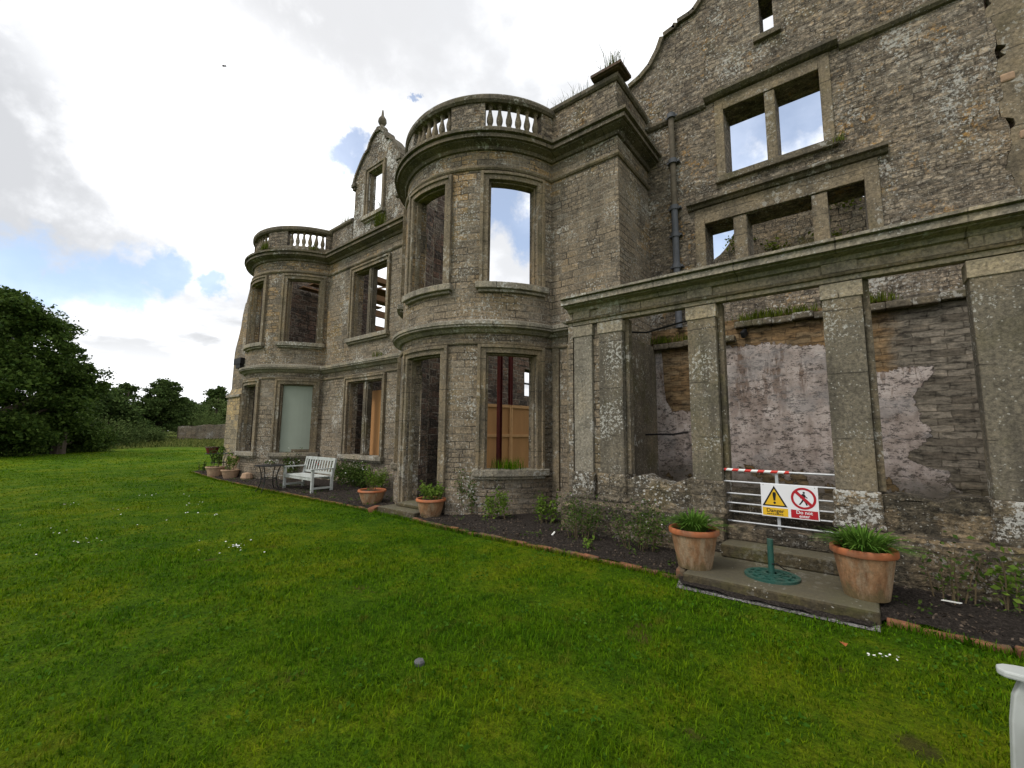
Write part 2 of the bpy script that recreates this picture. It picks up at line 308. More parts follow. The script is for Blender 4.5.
def simple(name, col, rough=.6, var=.25, scale=12, bump=.003, metal=0, dirt=None, dirt_amt=.4, stretch=(1, 1, 1), spec=None):
    m, q = material(name); p = q.pos()
    n = q.noise(q.vec(p, stretch), scale, 5, .65)
    c = q.ramp(n, [(.25, tuple(x*(1-var) for x in col)), (.5, col), (.75, tuple(min(1, x*(1+var)) for x in col))])
    if dirt: c = q.mix(q.math('MULTIPLY', q.step(q.noise(p, scale*.45, 6, .7), .46, .66), dirt_amt), c, dirt)
    q.b.inputs['Metallic'].default_value = metal
    if spec is not None: q.b.inputs['Specular IOR Level'].default_value = spec
    finish(q, c, rough, n, bump)
    return m
def terracotta():
    m, q = material('terracotta'); p = q.pos(); gen = q.node('ShaderNodeTexCoord').outputs['Generated']; gzz = q.sep(gen)[2]
    n = q.noise(q.vec(p, (1, 1, .35)), 8, 6, .68); f = q.noise(p, 45, 4, .7); m2 = q.noise(q.vec(p, (1, 1, .22)), 6, 6, .7)
    c = q.ramp(n, [(.34, (.15, .075, .036)), (.5, (.24, .128, .062)), (.64, (.31, .18, .095))])
    c = q.mix(q.math('MULTIPLY', q.step(m2, .47, .62), .7), c, (.30, .235, .155))
    c = q.mix(q.math('MULTIPLY', q.step(q.math('ADD', gzz, q.math('MULTIPLY', q.math('SUBTRACT', m2, .5), 1.7)), .34, .05), .75), c, q.mix(n, (.06, .058, .022), (.15, .12, .06)))
    c = q.mix(q.math('MULTIPLY', q.step(q.noise(p, 19, 5, .7), .56, .64), .5), c, (.13, .095, .055))
    finish(q, q.mix(.6, c, q.ramp(f, [(.35, (.75, .75, .75)), (.65, (1.25, 1.25, 1.25))]), 'MULTIPLY'), .9, f, .004); return m
MAT['terra'] = terracotta()
MAT['terra_rim'] = simple('terracotta_rim', (.38, .125, .05), .8, .22, 8, .003, dirt=(.24, .16, .11), dirt_amt=.45)
MAT['terra_pale'] = simple('weathered_clay', (.33, .22, .14), .85, .25, 9, .003, dirt=(.15, .11, .08))
MAT['soil_pot'] = simple('potting_soil', (.03, .022, .015), 1, .5, 40, .01)
MAT['white_paint'] = simple('white_painted_wood', (.42, .44, .42), .6, .14, 15, .003, dirt=(.24, .25, .20), dirt_amt=.6, stretch=(1, 1, .4))
MAT['white_plastic'] = simple('white_board', (.40, .42, .40), .45, .08, 6, .001, dirt=(.27, .28, .23), dirt_amt=.6)
MAT['galv'] = simple('galvanised_steel', (.42, .43, .44), .45, .15, 20, .0005, metal=.35)
MAT['iron'] = simple('black_iron', (.012, .012, .013), .5, .3, 20, .001)
MAT['green_iron'] = simple('green_painted_iron', (.020, .075, .058), .5, .25, 14, .001, dirt=(.07, .085, .065), dirt_amt=.5)
MAT['lead'] = simple('lead_pipe', (.085, .09, .10), .6, .25, 9, .003)
MAT['rust_pipe'] = simple('stained_pipe', (.11, .092, .066), .8, .4, 9, .004)
MAT['hoard'] = simple('plywood_panel', (.42, .215, .085), .7, .18, 3, .001, stretch=(1, 1, .15))
MAT['hoard_frame'] = simple('pine_batten', (.50, .28, .125), .7, .15, 5, .001)
MAT['timber'] = simple('roof_timber', (.16, .09, .045), .85, .35, 6, .004, stretch=(.2, 1, 1))
MAT['red_steel'] = simple('red_oxide_steel', (.105, .018, .014), .6, .3, 9, .001)
MAT['board'] = simple('pale_green_board', (.255, .285, .235), .6, .05, 2.5, .0005)
MAT['brick'] = simple('edging_brick', (.20, .085, .045), .95, .5, 6, .008, dirt=(.085, .07, .045), dirt_amt=.95)
MAT['slate'] = simple('field_stone', (.10, .10, .105), .8, .3, 15, .004)
MAT['sign_white'] = simple('sign_white', (.68, .68, .69), .45, .04, 5, .0003)
MAT['sign_yellow'] = simple('sign_yellow', (.66, .40, .02), .45, .05, 5, .0003)
MAT['sign_red'] = simple('sign_red', (.36, .012, .02), .45, .05, 5, .0003)
MAT['sign_black'] = simple('sign_black', (.012, .012, .013), .45, .05, 5, .0003)
MAT['petal'] = simple('white_petal', (.72, .72, .68), .8, .1, 30, .0005)
MAT['dead_leaf'] = simple('dead_leaf', (.33, .11, .035), .8, .3, 30, .001)
MAT['bird'] = simple('dark_feathers', (.02, .02, .022), .8, .2, 20, .001)
MAT['bark'] = simple('bark', (.07, .055, .04), .95, .35, 8, .02, stretch=(1, 1, .25))
MAT['stem'] = simple('woody_stem', (.10, .075, .04), .9, .3, 20, .002)
MAT['red_flower'] = simple('red_flower', (.42, .02, .035), .7, .2, 20, .001)
def tape_mat():
    m, q = material('red_white_tape'); P = q.sep(q.pos())
    w = q.math('FRACT', q.math('MULTIPLY', q.math('ADD', P[1], q.math('MULTIPLY', P[2], .6)), 6.6))
    finish(q, q.mix(q.step(w, .49, .51), (.72, .72, .70), (.55, .03, .02)), .4); return m
MAT['tape'] = tape_mat()

BARE = (3.36, -.12)
def ground_mat():
    m, q = material('lawn'); p = q.pos(); P = q.sep(p)
    big = q.noise(p, .45, 5, .62); mid = q.noise(p, 2.4, 5, .65); fine = q.noise(p, 70, 4, .75); fib = q.noise(q.vec(p, (1, .5, 1)), 26, 5, .75)
    c = q.ramp(q.math('ADD', q.math('MULTIPLY', big, .5), q.math('MULTIPLY', mid, .5)), [(.38, (.030, .076, .003)), (.5, (.066, .126, .004)), (.60, (.125, .162, .006))])
    c = q.mix(1, c, q.ramp(q.math('ADD', q.math('MULTIPLY', fine, .5), q.math('MULTIPLY', fib, .5)), [(.36, (.3, .32, .4)), (.5, (.95, .95, 1)), (.64, (1.7, 1.6, 1.3))]), 'MULTIPLY')
    bare = q.step(q.math('ADD', q.noise(q.vec(p, loc=(3, 1, 0)), 1.25, 4, .6), q.math('MULTIPLY', fine, .1)), .70, .77)
    c = q.mix(q.math('MULTIPLY', bare, .7), c, (.075, .05, .02))
    far = q.step(q.math('ADD', P[1], q.math('MULTIPLY', big, 10)), 48, 60)
    c = q.mix(far, c, q.mix(mid, (.035, .055, .010), (.115, .135, .03)))
    dv = q.node('ShaderNodeVectorMath', operation='DISTANCE'); q.l.new(q.vec(p, (1, 1.0, 0)), dv.inputs[0]); dv.inputs[1].default_value = (BARE[0], BARE[1], 0)
    c = q.mix(q.math('MULTIPLY', q.step(q.math('ADD', dv.outputs['Value'], q.math('MULTIPLY', q.math('SUBTRACT', mid, .5), .3)), .13, .05), .7), c, q.mix(fine, (.02, .015, .008), (.09, .06, .03)))
    finish(q, c, 1, q.math('ADD', fine, fib), .03); q.b.inputs['Specular IOR Level'].default_value = .05
    return m
MAT['lawn'] = ground_mat()
def soil_mat():
    m, q = material('bed_soil'); p = q.pos()
    fine = q.noise(p, 34, 6, .75); v = q.vor(p, 40)
    c = q.ramp(fine, [(.3, (.012, .010, .008)), (.52, (.040, .033, .028)), (.75, (.12, .10, .085))])
    c = q.mix(q.math('MULTIPLY', q.step(v, .2, .12), q.step(q.noise(p, 5, 3), .5, .65)), c, (.16, .13, .11))
    finish(q, c, 1, q.math('ADD', fine, q.noise(p, 9, 4)), .05); q.b.inputs['Specular IOR Level'].default_value = .1
    return m
MAT['soil'] = soil_mat()
def gravel_mat():
    m, q = material('grey_gravel'); p = q.pos()
    v = q.node('ShaderNodeTexVoronoi'); q.put(v.inputs['Vector'], p); v.inputs['Scale'].default_value = 45
    c = q.ramp(q.sep(v.outputs['Color'])[0], [(0, (.06, .056, .052)), (.5, (.12, .113, .105)), (1, (.24, .23, .215))])
    finish(q, c, .9, q.math('SUBTRACT', 1.0, v.outputs[0]), .02); return m
MAT['gravel'] = gravel_mat()
def leaf_mat(name, a, b, trans=.25, patch=None):
    m, q = material(name)
    r = q.node('ShaderNodeNewGeometry').outputs['Random Per Island']
    c = q.mix(r, a, b)
    if patch:
        k = q.step(q.noise(q.pos(), patch[0], 5, .62), .40, .64); c = q.mix(q.math('MULTIPLY', k, .8), c, q.mix(r, patch[1], patch[2]))
        k2 = q.step(q.noise(q.vec(q.pos(), (1, 1, .2), (31, 7, 0)), 8.5, 4, .65), .47, .60); c = q.mix(q.math('MULTIPLY', k2, .8), c, q.mix(r, tuple(x*.38 for x in a), tuple(x*.9 for x in a)))
        k3 = q.step(q.noise(q.vec(q.pos(), (1, 1, .2), (3, 17, 0)), 3.1, 4, .65), .55, .68); c = q.mix(q.math('MULTIPLY', k3, .55), c, q.mix(r, (.075, .058, .006), (.17, .145, .028)))
    finish(q, c, .6); q.b.inputs['Specular IOR Level'].default_value = .03
    t = q.node('ShaderNodeBsdfTranslucent'); q.l.new(c, t.inputs[0])
    mx = q.node('ShaderNodeMixShader'); mx.inputs[0].default_value = trans
    q.l.new(q.b.outputs[0], mx.inputs[1]); q.l.new(t.outputs[0], mx.inputs[2]); q.l.new(mx.outputs[0], q.o.inputs[0])
    return m
MAT['grass'] = leaf_mat('grass_blades', (.032, .102, .002), (.106, .205, .004), .3, (.45, (.088, .150, .002), (.180, .218, .005)))
MAT['weed'] = leaf_mat('weed_leaves', (.028, .085, .006), (.07, .145, .014), .25)
MAT['rough_grass'] = leaf_mat('rough_grass', (.05, .075, .015), (.17, .18, .05), .25)
MAT['strap'] = leaf_mat('strap_leaves', (.045, .11, .014), (.11, .20, .03), .25)
MAT['bush'] = leaf_mat('shrub_leaves', (.028, .06, .012), (.085, .125, .026), .25)
MAT['bush_bright'] = leaf_mat('bright_leaves', (.06, .12, .015), (.15, .22, .035), .3)
MAT['dry'] = leaf_mat('dry_grass', (.10, .10, .045), (.22, .19, .10), .2)
MAT['moss'] = leaf_mat('moss_tuft', (.05, .075, .008), (.13, .15, .02), .2)
MAT['crumbs'] = leaf_mat('soil_crumb', (.018, .015, .012), (.13, .10, .075), .0)
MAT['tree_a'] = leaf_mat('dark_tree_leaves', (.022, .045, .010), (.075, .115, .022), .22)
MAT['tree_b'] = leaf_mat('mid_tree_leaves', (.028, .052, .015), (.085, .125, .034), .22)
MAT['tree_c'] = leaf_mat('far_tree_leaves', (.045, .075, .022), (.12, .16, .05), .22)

# ------------------------------------------------------------------ mesh helpers
class MB:
    def __init__(s): s.v = []; s.f = []; s.uv = []; s.mi = []
    def face(s, pts, uv=None, mi=0):
        i = len(s.v); s.v.extend([tuple(p) for p in pts]); s.f.append(tuple(range(i, i+len(pts)))); s.uv.append(uv); s.mi.append(mi)
    def box(s, x0, x1, y0, y1, z0, z1, mi=0):
        p = [(x, y, z) for z in (z0, z1) for y in (y0, y1) for x in (x0, x1)]
        for f in ((0, 2, 3, 1), (4, 5, 7, 6), (0, 1, 5, 4), (2, 6, 7, 3), (0, 4, 6, 2), (1, 3, 7, 5)): s.face([p[k] for k in f], mi=mi)
    def obox(s, a, b, w, h, upv=(0, 0, 1), mi=0):
        """bar from a to b, width w across, height h along upv"""
        a = Vector(a); b = Vector(b); d = (b-a).normalized(); u = Vector(upv); u = (u - d*u.dot(d)).normalized(); r = d.cross(u)
        p = [q + r*(sx*w/2) + u*(sz*h/2) for q in (a, b) for sz in (-1, 1) for sx in (-1, 1)]
        for f in ((0, 1, 3, 2), (4, 6, 7, 5), (0, 4, 5, 1), (2, 3, 7, 6), (0, 2, 6, 4), (1, 5, 7, 3)): s.face([p[k] for k in f], mi=mi)
    def tube(s, pts, rr, n=8, cap=True, mi=0):
        pts = [Vector(p) for p in pts]
        if not isinstance(rr, (list, tuple)): rr = [rr]*len(pts)
        rings = []
        for i, p in enumerate(pts):
            d = (pts[min(i+1, len(pts)-1)] - pts[max(i-1, 0)]).normalized()
            a = Vector((0, 0, 1)) if abs(d.z) < .9 else Vector((1, 0, 0))
            u = d.cross(a).normalized(); w = d.cross(u)
            rings.append([p + (u*math.cos(2*PI*k/n) + w*math.sin(2*PI*k/n))*rr[i] for k in range(n)])
        for A, B in zip(rings, rings[1:]):
            for k in range(n): s.face([A[k], A[(k+1) % n], B[(k+1) % n], B[k]], mi=mi)
        if cap: s.face(rings[0][::-1], mi=mi); s.face(rings[-1], mi=mi)
    def lathe(s, c, prof, n=24, mi=0, a0=0, a1=2*PI):
        full = abs(a1-a0-2*PI) < 1e-6
        R = [[(c[0]+r*math.cos(a0+(a1-a0)*k/n), c[1]+r*math.sin(a0+(a1-a0)*k/n), c[2]+z) for k in range(n+(0 if full else 1))] for r, z in prof]
        for A, B in zip(R, R[1:]):
            for k in range(n):
                k2 = (k+1) % len(A); s.face([A[k], A[k2], B[k2], B[k]], mi=mi)
    def build(s, name, mat, parent=None, weld=True, smooth=False, bevel=0):
        me = bpy.data.meshes.new(name)
        me.from_pydata(s.v, [], s.f)
        lay = me.uv_layers.new(name='UVMap')
        me.update()
        buf = np.zeros(len(me.loops)*2, 'f')
        k = 0
        for poly, uv in zip(me.polygons, s.uv):
            if uv is None:
                n = poly.normal; ax, ay, az = abs(n.x), abs(n.y), abs(n.z)
                for vi in poly.vertices:
                    c = s.v[vi]
                    if az > .75: buf[k:k+2] = c[0], c[1]
                    elif ax >= ay: buf[k:k+2] = -c[1], c[2]
                    else: buf[k:k+2] = c[0], c[2]
                    k += 2
            else:
                for a, b in uv: buf[k:k+2] = a, b; k += 2
        lay.data.foreach_set('uv', buf)
        mats = mat if isinstance(mat, list) else [mat]
        for mm in mats: me.materials.append(MAT[mm])
        if len(mats) > 1: me.polygons.foreach_set('material_index', s.mi)
        if weld:
            bm = bmesh.new(); bm.from_mesh(me); bmesh.ops.remove_doubles(bm, verts=bm.verts, dist=1e-5); bmesh.ops.recalc_face_normals(bm, faces=bm.faces); bm.to_mesh(me); bm.free()
        if smooth: me.polygons.foreach_set('use_smooth', [True]*len(me.polygons)); me.set_sharp_from_angle(angle=rad(40))
        o = bpy.data.objects.new(name, me); COL.objects.link(o)
        if parent is not None: attach(o, parent)
        if bevel:
            b = o.modifiers.new('bevel', 'BEVEL'); b.width = bevel; b.segments = 2; b.limit_method = 'ANGLE'; b.angle_limit = rad(35)
        return o
def origin_of(o):
    p = Vector((0, 0, 0))
    while o is not None: p += o.location; o = o.parent
    return p
def attach(o, parent):
    """parent keeping the mesh (which is in world coordinates) where it is"""
    o.parent = parent; o.location = -origin_of(parent)
def tag(o, label, cat, group=None):
    o['label'] = label; o['category'] = cat
    if group: o['group'] = group
    return o
def thing(name, loc, label, cat, group=None):
    o = bpy.data.objects.new(name, None); o.empty_display_size = .2; o.location = loc; COL.objects.link(o)
    return tag(o, label, cat, group)
def structure(o): o['kind'] = 'structure'; return o
def stuff(o, label=None, cat=None):
    o['kind'] = 'stuff'
    if label: o['label'] = label; o['category'] = cat
    return o
def copy_thing(root, loc, rotz=0, scale=1):
    r = root.copy(); COL.objects.link(r); r.location = loc; r.rotation_euler = (0, 0, rotz); r.scale = (scale,)*3
    for ch in root.children:
        c = ch.copy(); COL.objects.link(c); c.parent = r
        for gch in ch.children:
            e = gch.copy(); COL.objects.link(e); e.parent = c
    return r

# plane / bay mappings: u runs along the wall to the right as seen from the lawn, w into the wall
def flat(X0, Y0):
    def f(u, z, w=0): return (X0+w, Y0-u, z)
    return f
BR = 2.22
def bay(cx, cy):
    def f(u, z, w=0):
        t = u/BR; return (cx-(BR-w)*math.cos(t), cy-(BR-w)*math.sin(t), z)
    return f
def splits(a, b, cuts, du):
    c = sorted({a, b, *[x for x in cuts if a < x < b]}); out = [c[0]]
    for p, q in zip(c, c[1:]):
        n = max(1, math.ceil((q-p)/du)); out += [p+(q-p)*k/n for k in range(1, n+1)]
    return out
def wall(mb, f, u0, u1, z0, z1, ops=(), th=.5, du=.3, top=None, ends=True, dz=1.2, uoff=0, inner=0):
    us = splits(u0, u1, [x for o in ops for x in o[:2]], du); zs = splits(z0, z1, [x for o in ops for x in o[2:]], dz)
    T = (lambda u: min(z1, top(u))) if top else (lambda u: z1)
    tv = [T(u) for u in us]
    for i in range(len(us)-1):
        a, b = us[i], us[i+1]
        for z, zz in zip(zs, zs[1:]):
            if any(o[0] < (a+b)/2 < o[1] and o[2] < (z+zz)/2 < o[3] for o in ops): continue
            za, zb, zza, zzb = min(z, tv[i]), min(z, tv[i+1]), min(zz, tv[i]), min(zz, tv[i+1])
            if zza-za < 1e-6 and zzb-zb < 1e-6: continue
            for w in (0, th):
                P = [(a, za), (b, zb), (b, zzb), (a, zza)]
                if zza-za < 1e-6: P = P[:3]
                elif zzb-zb < 1e-6: P = [P[0], P[1], P[3]]
                if w: P = P[::-1]
                mb.face([f(u, q, w) for u, q in P], [(u+uoff, q) for u, q in P], inner if w else 0)
        mb.face([f(a, tv[i], 0), f(b, tv[i+1], 0), f(b, tv[i+1], th), f(a, tv[i], th)], [(a, 0), (b, 0), (b, th), (a, th)])
    for (a, b, z, zz) in ops:
        for p, q in zip(zs, zs[1:]):
            if z-1e-6 <= p and q <= zz+1e-6:
                mb.face([f(a, p, 0), f(a, q, 0), f(a, q, th), f(a, p, th)], [(0, p), (0, q), (th, q), (th, p)])
                mb.face([f(b, p, 0), f(b, p, th), f(b, q, th), f(b, q, 0)], [(0, p), (th, p), (th, q), (0, q)])
        for p, q in zip(us, us[1:]):
            if a-1e-6 <= p and q <= b+1e-6:
                for zc in (z, zz):
                    if zc > z0+1e-6: mb.face([f(p, zc, 0), f(q, zc, 0), f(q, zc, th), f(p, zc, th)], [(p, 0), (q, 0), (q, th), (p, th)])
    if ends:
        for u, t in ((u0, tv[0]), (u1, tv[-1])):
            mb.face([f(u, z0, 0), f(u, t, 0), f(u, t, th), f(u, z0, th)], [(0, z0), (0, t), (th, t), (th, z0)])
def mbox(mb, f, u0, u1, z0, z1, w0, w1, du=.15):
    us = splits(u0, u1, [], du)
    for a, b in zip(us, us[1:]):
        mb.face([f(a, z0, w0), f(b, z0, w0), f(b, z1, w0), f(a, z1, w0)]); mb.face([f(a, z0, w1), f(a, z1, w1), f(b, z1, w1), f(b, z0, w1)])
        mb.face([f(a, z1, w0), f(b, z1, w0), f(b, z1, w1), f(a, z1, w1)]); mb.face([f(a, z0, w0), f(a, z0, w1), f(b, z0, w1), f(b, z0, w0)])
    for u in (u0, u1): mb.face([f(u, z0, w0), f(u, z1, w0), f(u, z1, w1), f(u, z0, w1)])
def sweep(mb, path, prof, du=.3):
    """closed profile [(out, z)] carried along a plan polyline with mitred corners; outward is to the right of travel"""
    n = len(path); rings = []; acc = 0; accs = []
    for i, p in enumerate(path):
        dirs = []
        if i > 0: a = Vector(p)-Vector(path[i-1]); acc += a.length; dirs.append(a.normalized())
        if i < n-1: dirs.append((Vector(path[i+1])-Vector(p)).normalized())
        ns = [Vector((t.y, -t.x)) for t in dirs]
        m = ns[0] if len(ns) == 1 else (ns[0]+ns[1]).normalized()
        k = 1 if len(ns) == 1 else 1/max(.3, m.dot(ns[0]))
        rings.append([(p[0]+m.x*o*k, p[1]+m.y*o*k, z) for o, z in prof]); accs.append(acc)
    for i in range(n-1):
        A, B = rings[i], rings[i+1]
        for k in range(len(prof)):
            k2 = (k+1) % len(prof); mb.face([A[k], B[k], B[k2], A[k2]])
    mb.face(rings[0]); mb.face(rings[-1][::-1])
def arc(cy, a0, a1, R=BR, n=28):
    cx = CX[cy]
    return [(cx-R*math.cos(a0+(a1-a0)*k/n), cy-R*math.sin(a0+(a1-a0)*k/n)) for k in range(n+1)]

# ------------------------------------------------------------------ the ruined mansion
XM, XG, XL = 7.65, 9.25, 6.5          # main front, gable wall, loggia front
B1, B2 = 16.84, 7.23                  # bay centres
CX = {B1: 8.28, B2: 8.15}             # plan centre of each bay
TJS = {b: math.acos((CX[b]-XM)/BR) for b in CX}; HJS = {b: math.sqrt(BR*BR-(CX[b]-XM)**2) for b in CX}
YC = 3.47                             # right-hand corner of the main block
mansion = thing('ruined_mansion', (XM, 9, 0), 'roofless grey brown stone mansion with two round bays, balustrades and a curved gable', 'ruined house')
def frame(f, u0, u1, z0, z1, parent, name='window_frame', sill=True, mat='trim', w=.15, proud=.05, bottom=False, deep=.16):
    """moulded architrave round an opening"""
    mb = MB()
    for a, b, p0 in ((0, w, proud), (w-.045, w+.02, proud+.035)):
        zb = z0 if not bottom else z0
        mbox(mb, f, u0-b, u0-a, zb, z1+b, -p0, .0, .2); mbox(mb, f, u1+a, u1+b, zb, z1+b, -p0, .0, .2)
        mbox(mb, f, u0-a, u1+a, z1+a, z1+b, -p0+.001, .0)
    # inner rebate
    mbox(mb, f, u0, u0+.035, z0, z1, .05, deep, .2); mbox(mb, f, u1-.035, u1, z0, z1, .05, deep, .2); mbox(mb, f, u0+.035, u1-.035, z1-.035, z1, .05, deep)
    o = mb.build(name, mat, parent, bevel=.008)
    if sill:
        s = MB(); mbox(s, f, u0-w-.08, u1+w+.08, z0-.13, z0+.002, -.15, .30); mbox(s, f, u0-w-.03, u1+w+.03, z0-.19, z0-.131, -.08, .02)
        s.build('window_sill', 'trim_lichen', parent, bevel=.012)
    return o

def make_bay(cy, blinds):
    f = bay(CX[cy], cy); TJ = TJS[cy]
    ops = []
    for a in (-52.7, 0, 52.7):
        u0, u1 = rad(a-13.8)*BR, rad(a+13.8)*BR
        lowz = .16 if (a == 0 and cy == B2) else .95
        ops.append((u0, u1, lowz, 3.28)); ops.append((u0, u1, 4.74, 7.02))
    mb = MB(); wall(mb, f, -TJ*BR, TJ*BR, -.1, 8.0, ops, th=.30, du=.14, inner=1)
    w = mb.build('bay_wall', ['ashlar', 'inner'], mansion)
    for (a, b, z, zz) in ops:
        isdoor = z < .5
        frame(f, a, b, z, zz, w, 'door_frame' if isdoor else 'window_frame', sill=not isdoor)
    pl = MB(); us = [-TJ*BR, TJ*BR]
    if cy == B2:
        d0, d1 = ops[2][0]-.2, ops[2][1]+.2
        for a, b in ((us[0], d0), (d1, us[1])):
            pl = MB(); mbox(pl, f, a, b, -.1, .50, -.07, .05); mbox(pl, f, a, b, .50, .56, -.05, .05); pl.build('plinth', 'ashlar', w, bevel=.012)
        pl = None
    else: mbox(pl, f, us[0], us[1], -.1, .50, -.07, .05); mbox(pl, f, us[0], us[1], .50, .56, -.05, .05)
    if pl: pl.build('plinth', 'ashlar', w, bevel=.012)
    return w, f, ops
bw2, f2, ops2 = make_bay(B2, 0)
bw1, f1, ops1 = make_bay(B1, 1)
# pale board behind the right-hand lower window of the far bay
mb = MB(); mbox(mb, f1, ops1[4][0]+.036, ops1[4][1]-.036, .97, 3.243, .13, .16)
mb.build('window_board', 'board', bw1)['label'] = 'pale grey green board closing the window'
mb = MB(); mbox(mb, f1, ops1[4][0]+.45, ops1[4][1]-.04, .97, 1.06, .09, .129); mb.build('window_batten', 'trim_dark', bw1)

# straight walls
fm = flat(XM, 0)     # u = -Y
def yu(y): return -y
wing0, wing1 = B2+HJS[B2], B1-HJS[B1]
mb = MB()
wlow = (-13.02, -11.12, .95, 3.28); wup = (-12.98, -11.12, 4.72, 7.0)
wall(mb, fm, -wing1, -wing0, -.1, 8.0, [wlow, wup], th=.34, du=.6, inner=1)
wing = mb.build('wing_wall', ['ashlar', 'inner'], mansion)
frame(fm, *wlow, wing); frame(fm, *wup, wing)
for z0, z1 in ((.952, 3.245), (4.722, 6.965)):
    mb = MB(); mbox(mb, fm, -12.22, -11.98, z0, z1, .04, .22); mbox(mb, fm, -12.17, -12.03, z0, z1, .012, .039); mb.build('mullion', 'trim_dark', wing, bevel=.015)
mb = MB(); wall(mb, fm, -(B2-HJS[B2]), -YC, -.1, 8.0, th=.55, du=.6, inner=1)
bm_ = mb.build('corner_wall', ['ashlar', 'inner'], mansion)
fr = lambda u, z, w=0: (XM+u, YC+w, z)
mb = MB(); wall(mb, fr, .551, XG-XM+.3, -.1, 8.0, th=.5, du=.6); mb.face([fr(0, -.1), fr(.551, -.1), fr(.551, 8), fr(0, 8)], [(0, -.1), (.551, -.1), (.551, 8), (0, 8)]) if False else None
mb.build('return_wall', 'ashlar', mansion)
# pilaster strip beside the bay, ground floor
mb = MB()
for a, b in ((-5.02, -4.86), (-4.66, -4.5)): mbox(mb, fm, a, b, 0, 3.45, -.05, .01, .5)
mb.build('wall_strip', 'trim', mansion, bevel=.01)
mb = MB(); mbox(mb, fm, -(B2-HJS[B2]), -3.9, -.1, .5, -.07, .05, .5); mb.build('plinth', 'ashlar', mansion, bevel=.012); mb = MB(); mbox(mb, fm, -wing1, -wing0, -.1, .5, -.07, .05, .5); mb.build('plinth', 'ashlar', mansion, bevel=.012)
# far end: lower wall with a broken raking top
rag = [random.uniform(-.12, .12) for _ in range(40)]
def raking(u):
    y = -u; k = int((y-18)*3) % 40
    return max(0, 9.2-(y-21.7)*2.3+rag[k]*2.2) if y > 21.7 else 9.0+rag[k]*.5
mb = MB(); wall(mb, fm, -23.3, -(B1+HJS[B1]), -.1, 9.5, th=.6, du=.11, top=raking)
mb.build('end_wall', 'ashlar', mansion)
mb = MB()
mb.v = []; prof = [(7.52, -.3), (7.52, 3.25), (7.64, 3.62), (8.3, 3.62), (8.3, -.1)]
for y in (23.0, 24.1): pass
A = [(x, 21.8, z) for x, z in prof]; Bq = [(x, 23.3, z) for x, z in prof]
mb.face(A); mb.face(Bq[::-1])
for k in range(5): mb.face([A[k], Bq[k], Bq[(k+1) % 5], A[(k+1) % 5]])
mb.build('buttress', 'pale', mansion)
mb = MB(); sweep(mb, [(7.52, 23.35), (7.52, 21.75)], [(0, 3.2), (.07, 3.22), (.07, 3.3), (0, 3.34)]); mb.build('buttress_coping', 'trim_lichen', mansion)
mb = MB(); mb.box(7.46, 7.64, 21.95, 22.75, 4.74, 5.02); mb.box(7.47, 7.60, 22.0, 22.5, 4.55, 4.719); mb.build('wall_box', 'iron', mansion)

# swept mouldings round the whole front
front = [(XM, 22.0)] + arc(B1, -TJS[B1], TJS[B1]) + arc(B2, -TJS[B2], TJS[B2]) + [(XM, YC), (XG, YC)]
front[0] = (XM, B1+HJS[B1]+.35)
mb = MB(); sweep(mb, front, [(-.02, 7.68), (.05, 7.69), (.08, 7.75), (.22, 7.80), (.22, 7.82), (.28, 7.825), (.28, 7.90), (.26, 7.905), (.26, 7.925), (.33, 7.935), (.33, 8.0), (.06, 8.10), (-.02, 8.10)])
mb.build('cornice', 'trim_dark', mansion)
mb = MB(); sweep(mb, front, [(-.02, 7.24), (.03, 7.245), (.055, 7.28), (.055, 7.315), (.02, 7.35), (-.02, 7.35)]); mb.build('frieze_moulding', 'trim', mansion)
low = front[:-2] + [(XM, 3.8)]
mb = MB(); sweep(mb, low, [(-.02, 3.68), (.06, 3.70), (.12, 3.76), (.20, 3.79), (.20, 3.825), (.225, 3.835), (.225, 3.90), (.02, 3.98), (-.02, 3.99)]); mb.build('string_course', 'trim_lichen', mansion)
mb = MB(); sweep(mb, low, [(-.02, 3.45), (.03, 3.455), (.045, 3.48), (.045, 3.51), (-.02, 3.53)]); mb.build('string_moulding', 'trim', mansion)
# parapets on the straight parts, with coping
def parapet(path, name='parapet', z0=8.10, z1=8.90):
    mb = MB(); sweep(mb, path, [(-.32, z0), (.0, z0), (.0, z1), (-.32, z1)]); o = mb.build(name, 'rubble', mansion)
    c = MB(); sweep(c, path, [(-.37, z1), (.03, z1), (.07, z1+.04), (.07, z1+.12), (.0, z1+.17), (-.32, z1+.17), (-.37, z1+.12)]); c.build('coping', 'trim_dark', o)
    return o
parapet([(XM, wing1+.12), (XM, 13.3)]); parapet([(XM, 10.8), (XM, wing0-.12)]); parapet([(XM, B2-HJS[B2]+.12), (XM, YC), (XG, YC)])
mb = MB(); sweep(mb, [(7.55, 3.96), (7.55, 3.37), (7.98, 3.37)], [(-.4, 9.06), (.03, 9.06), (.05, 9.075), (.09, 9.08), (.09, 9.14), (-.4, 9.14)])
mb.build('corner_block', 'coping', mansion)
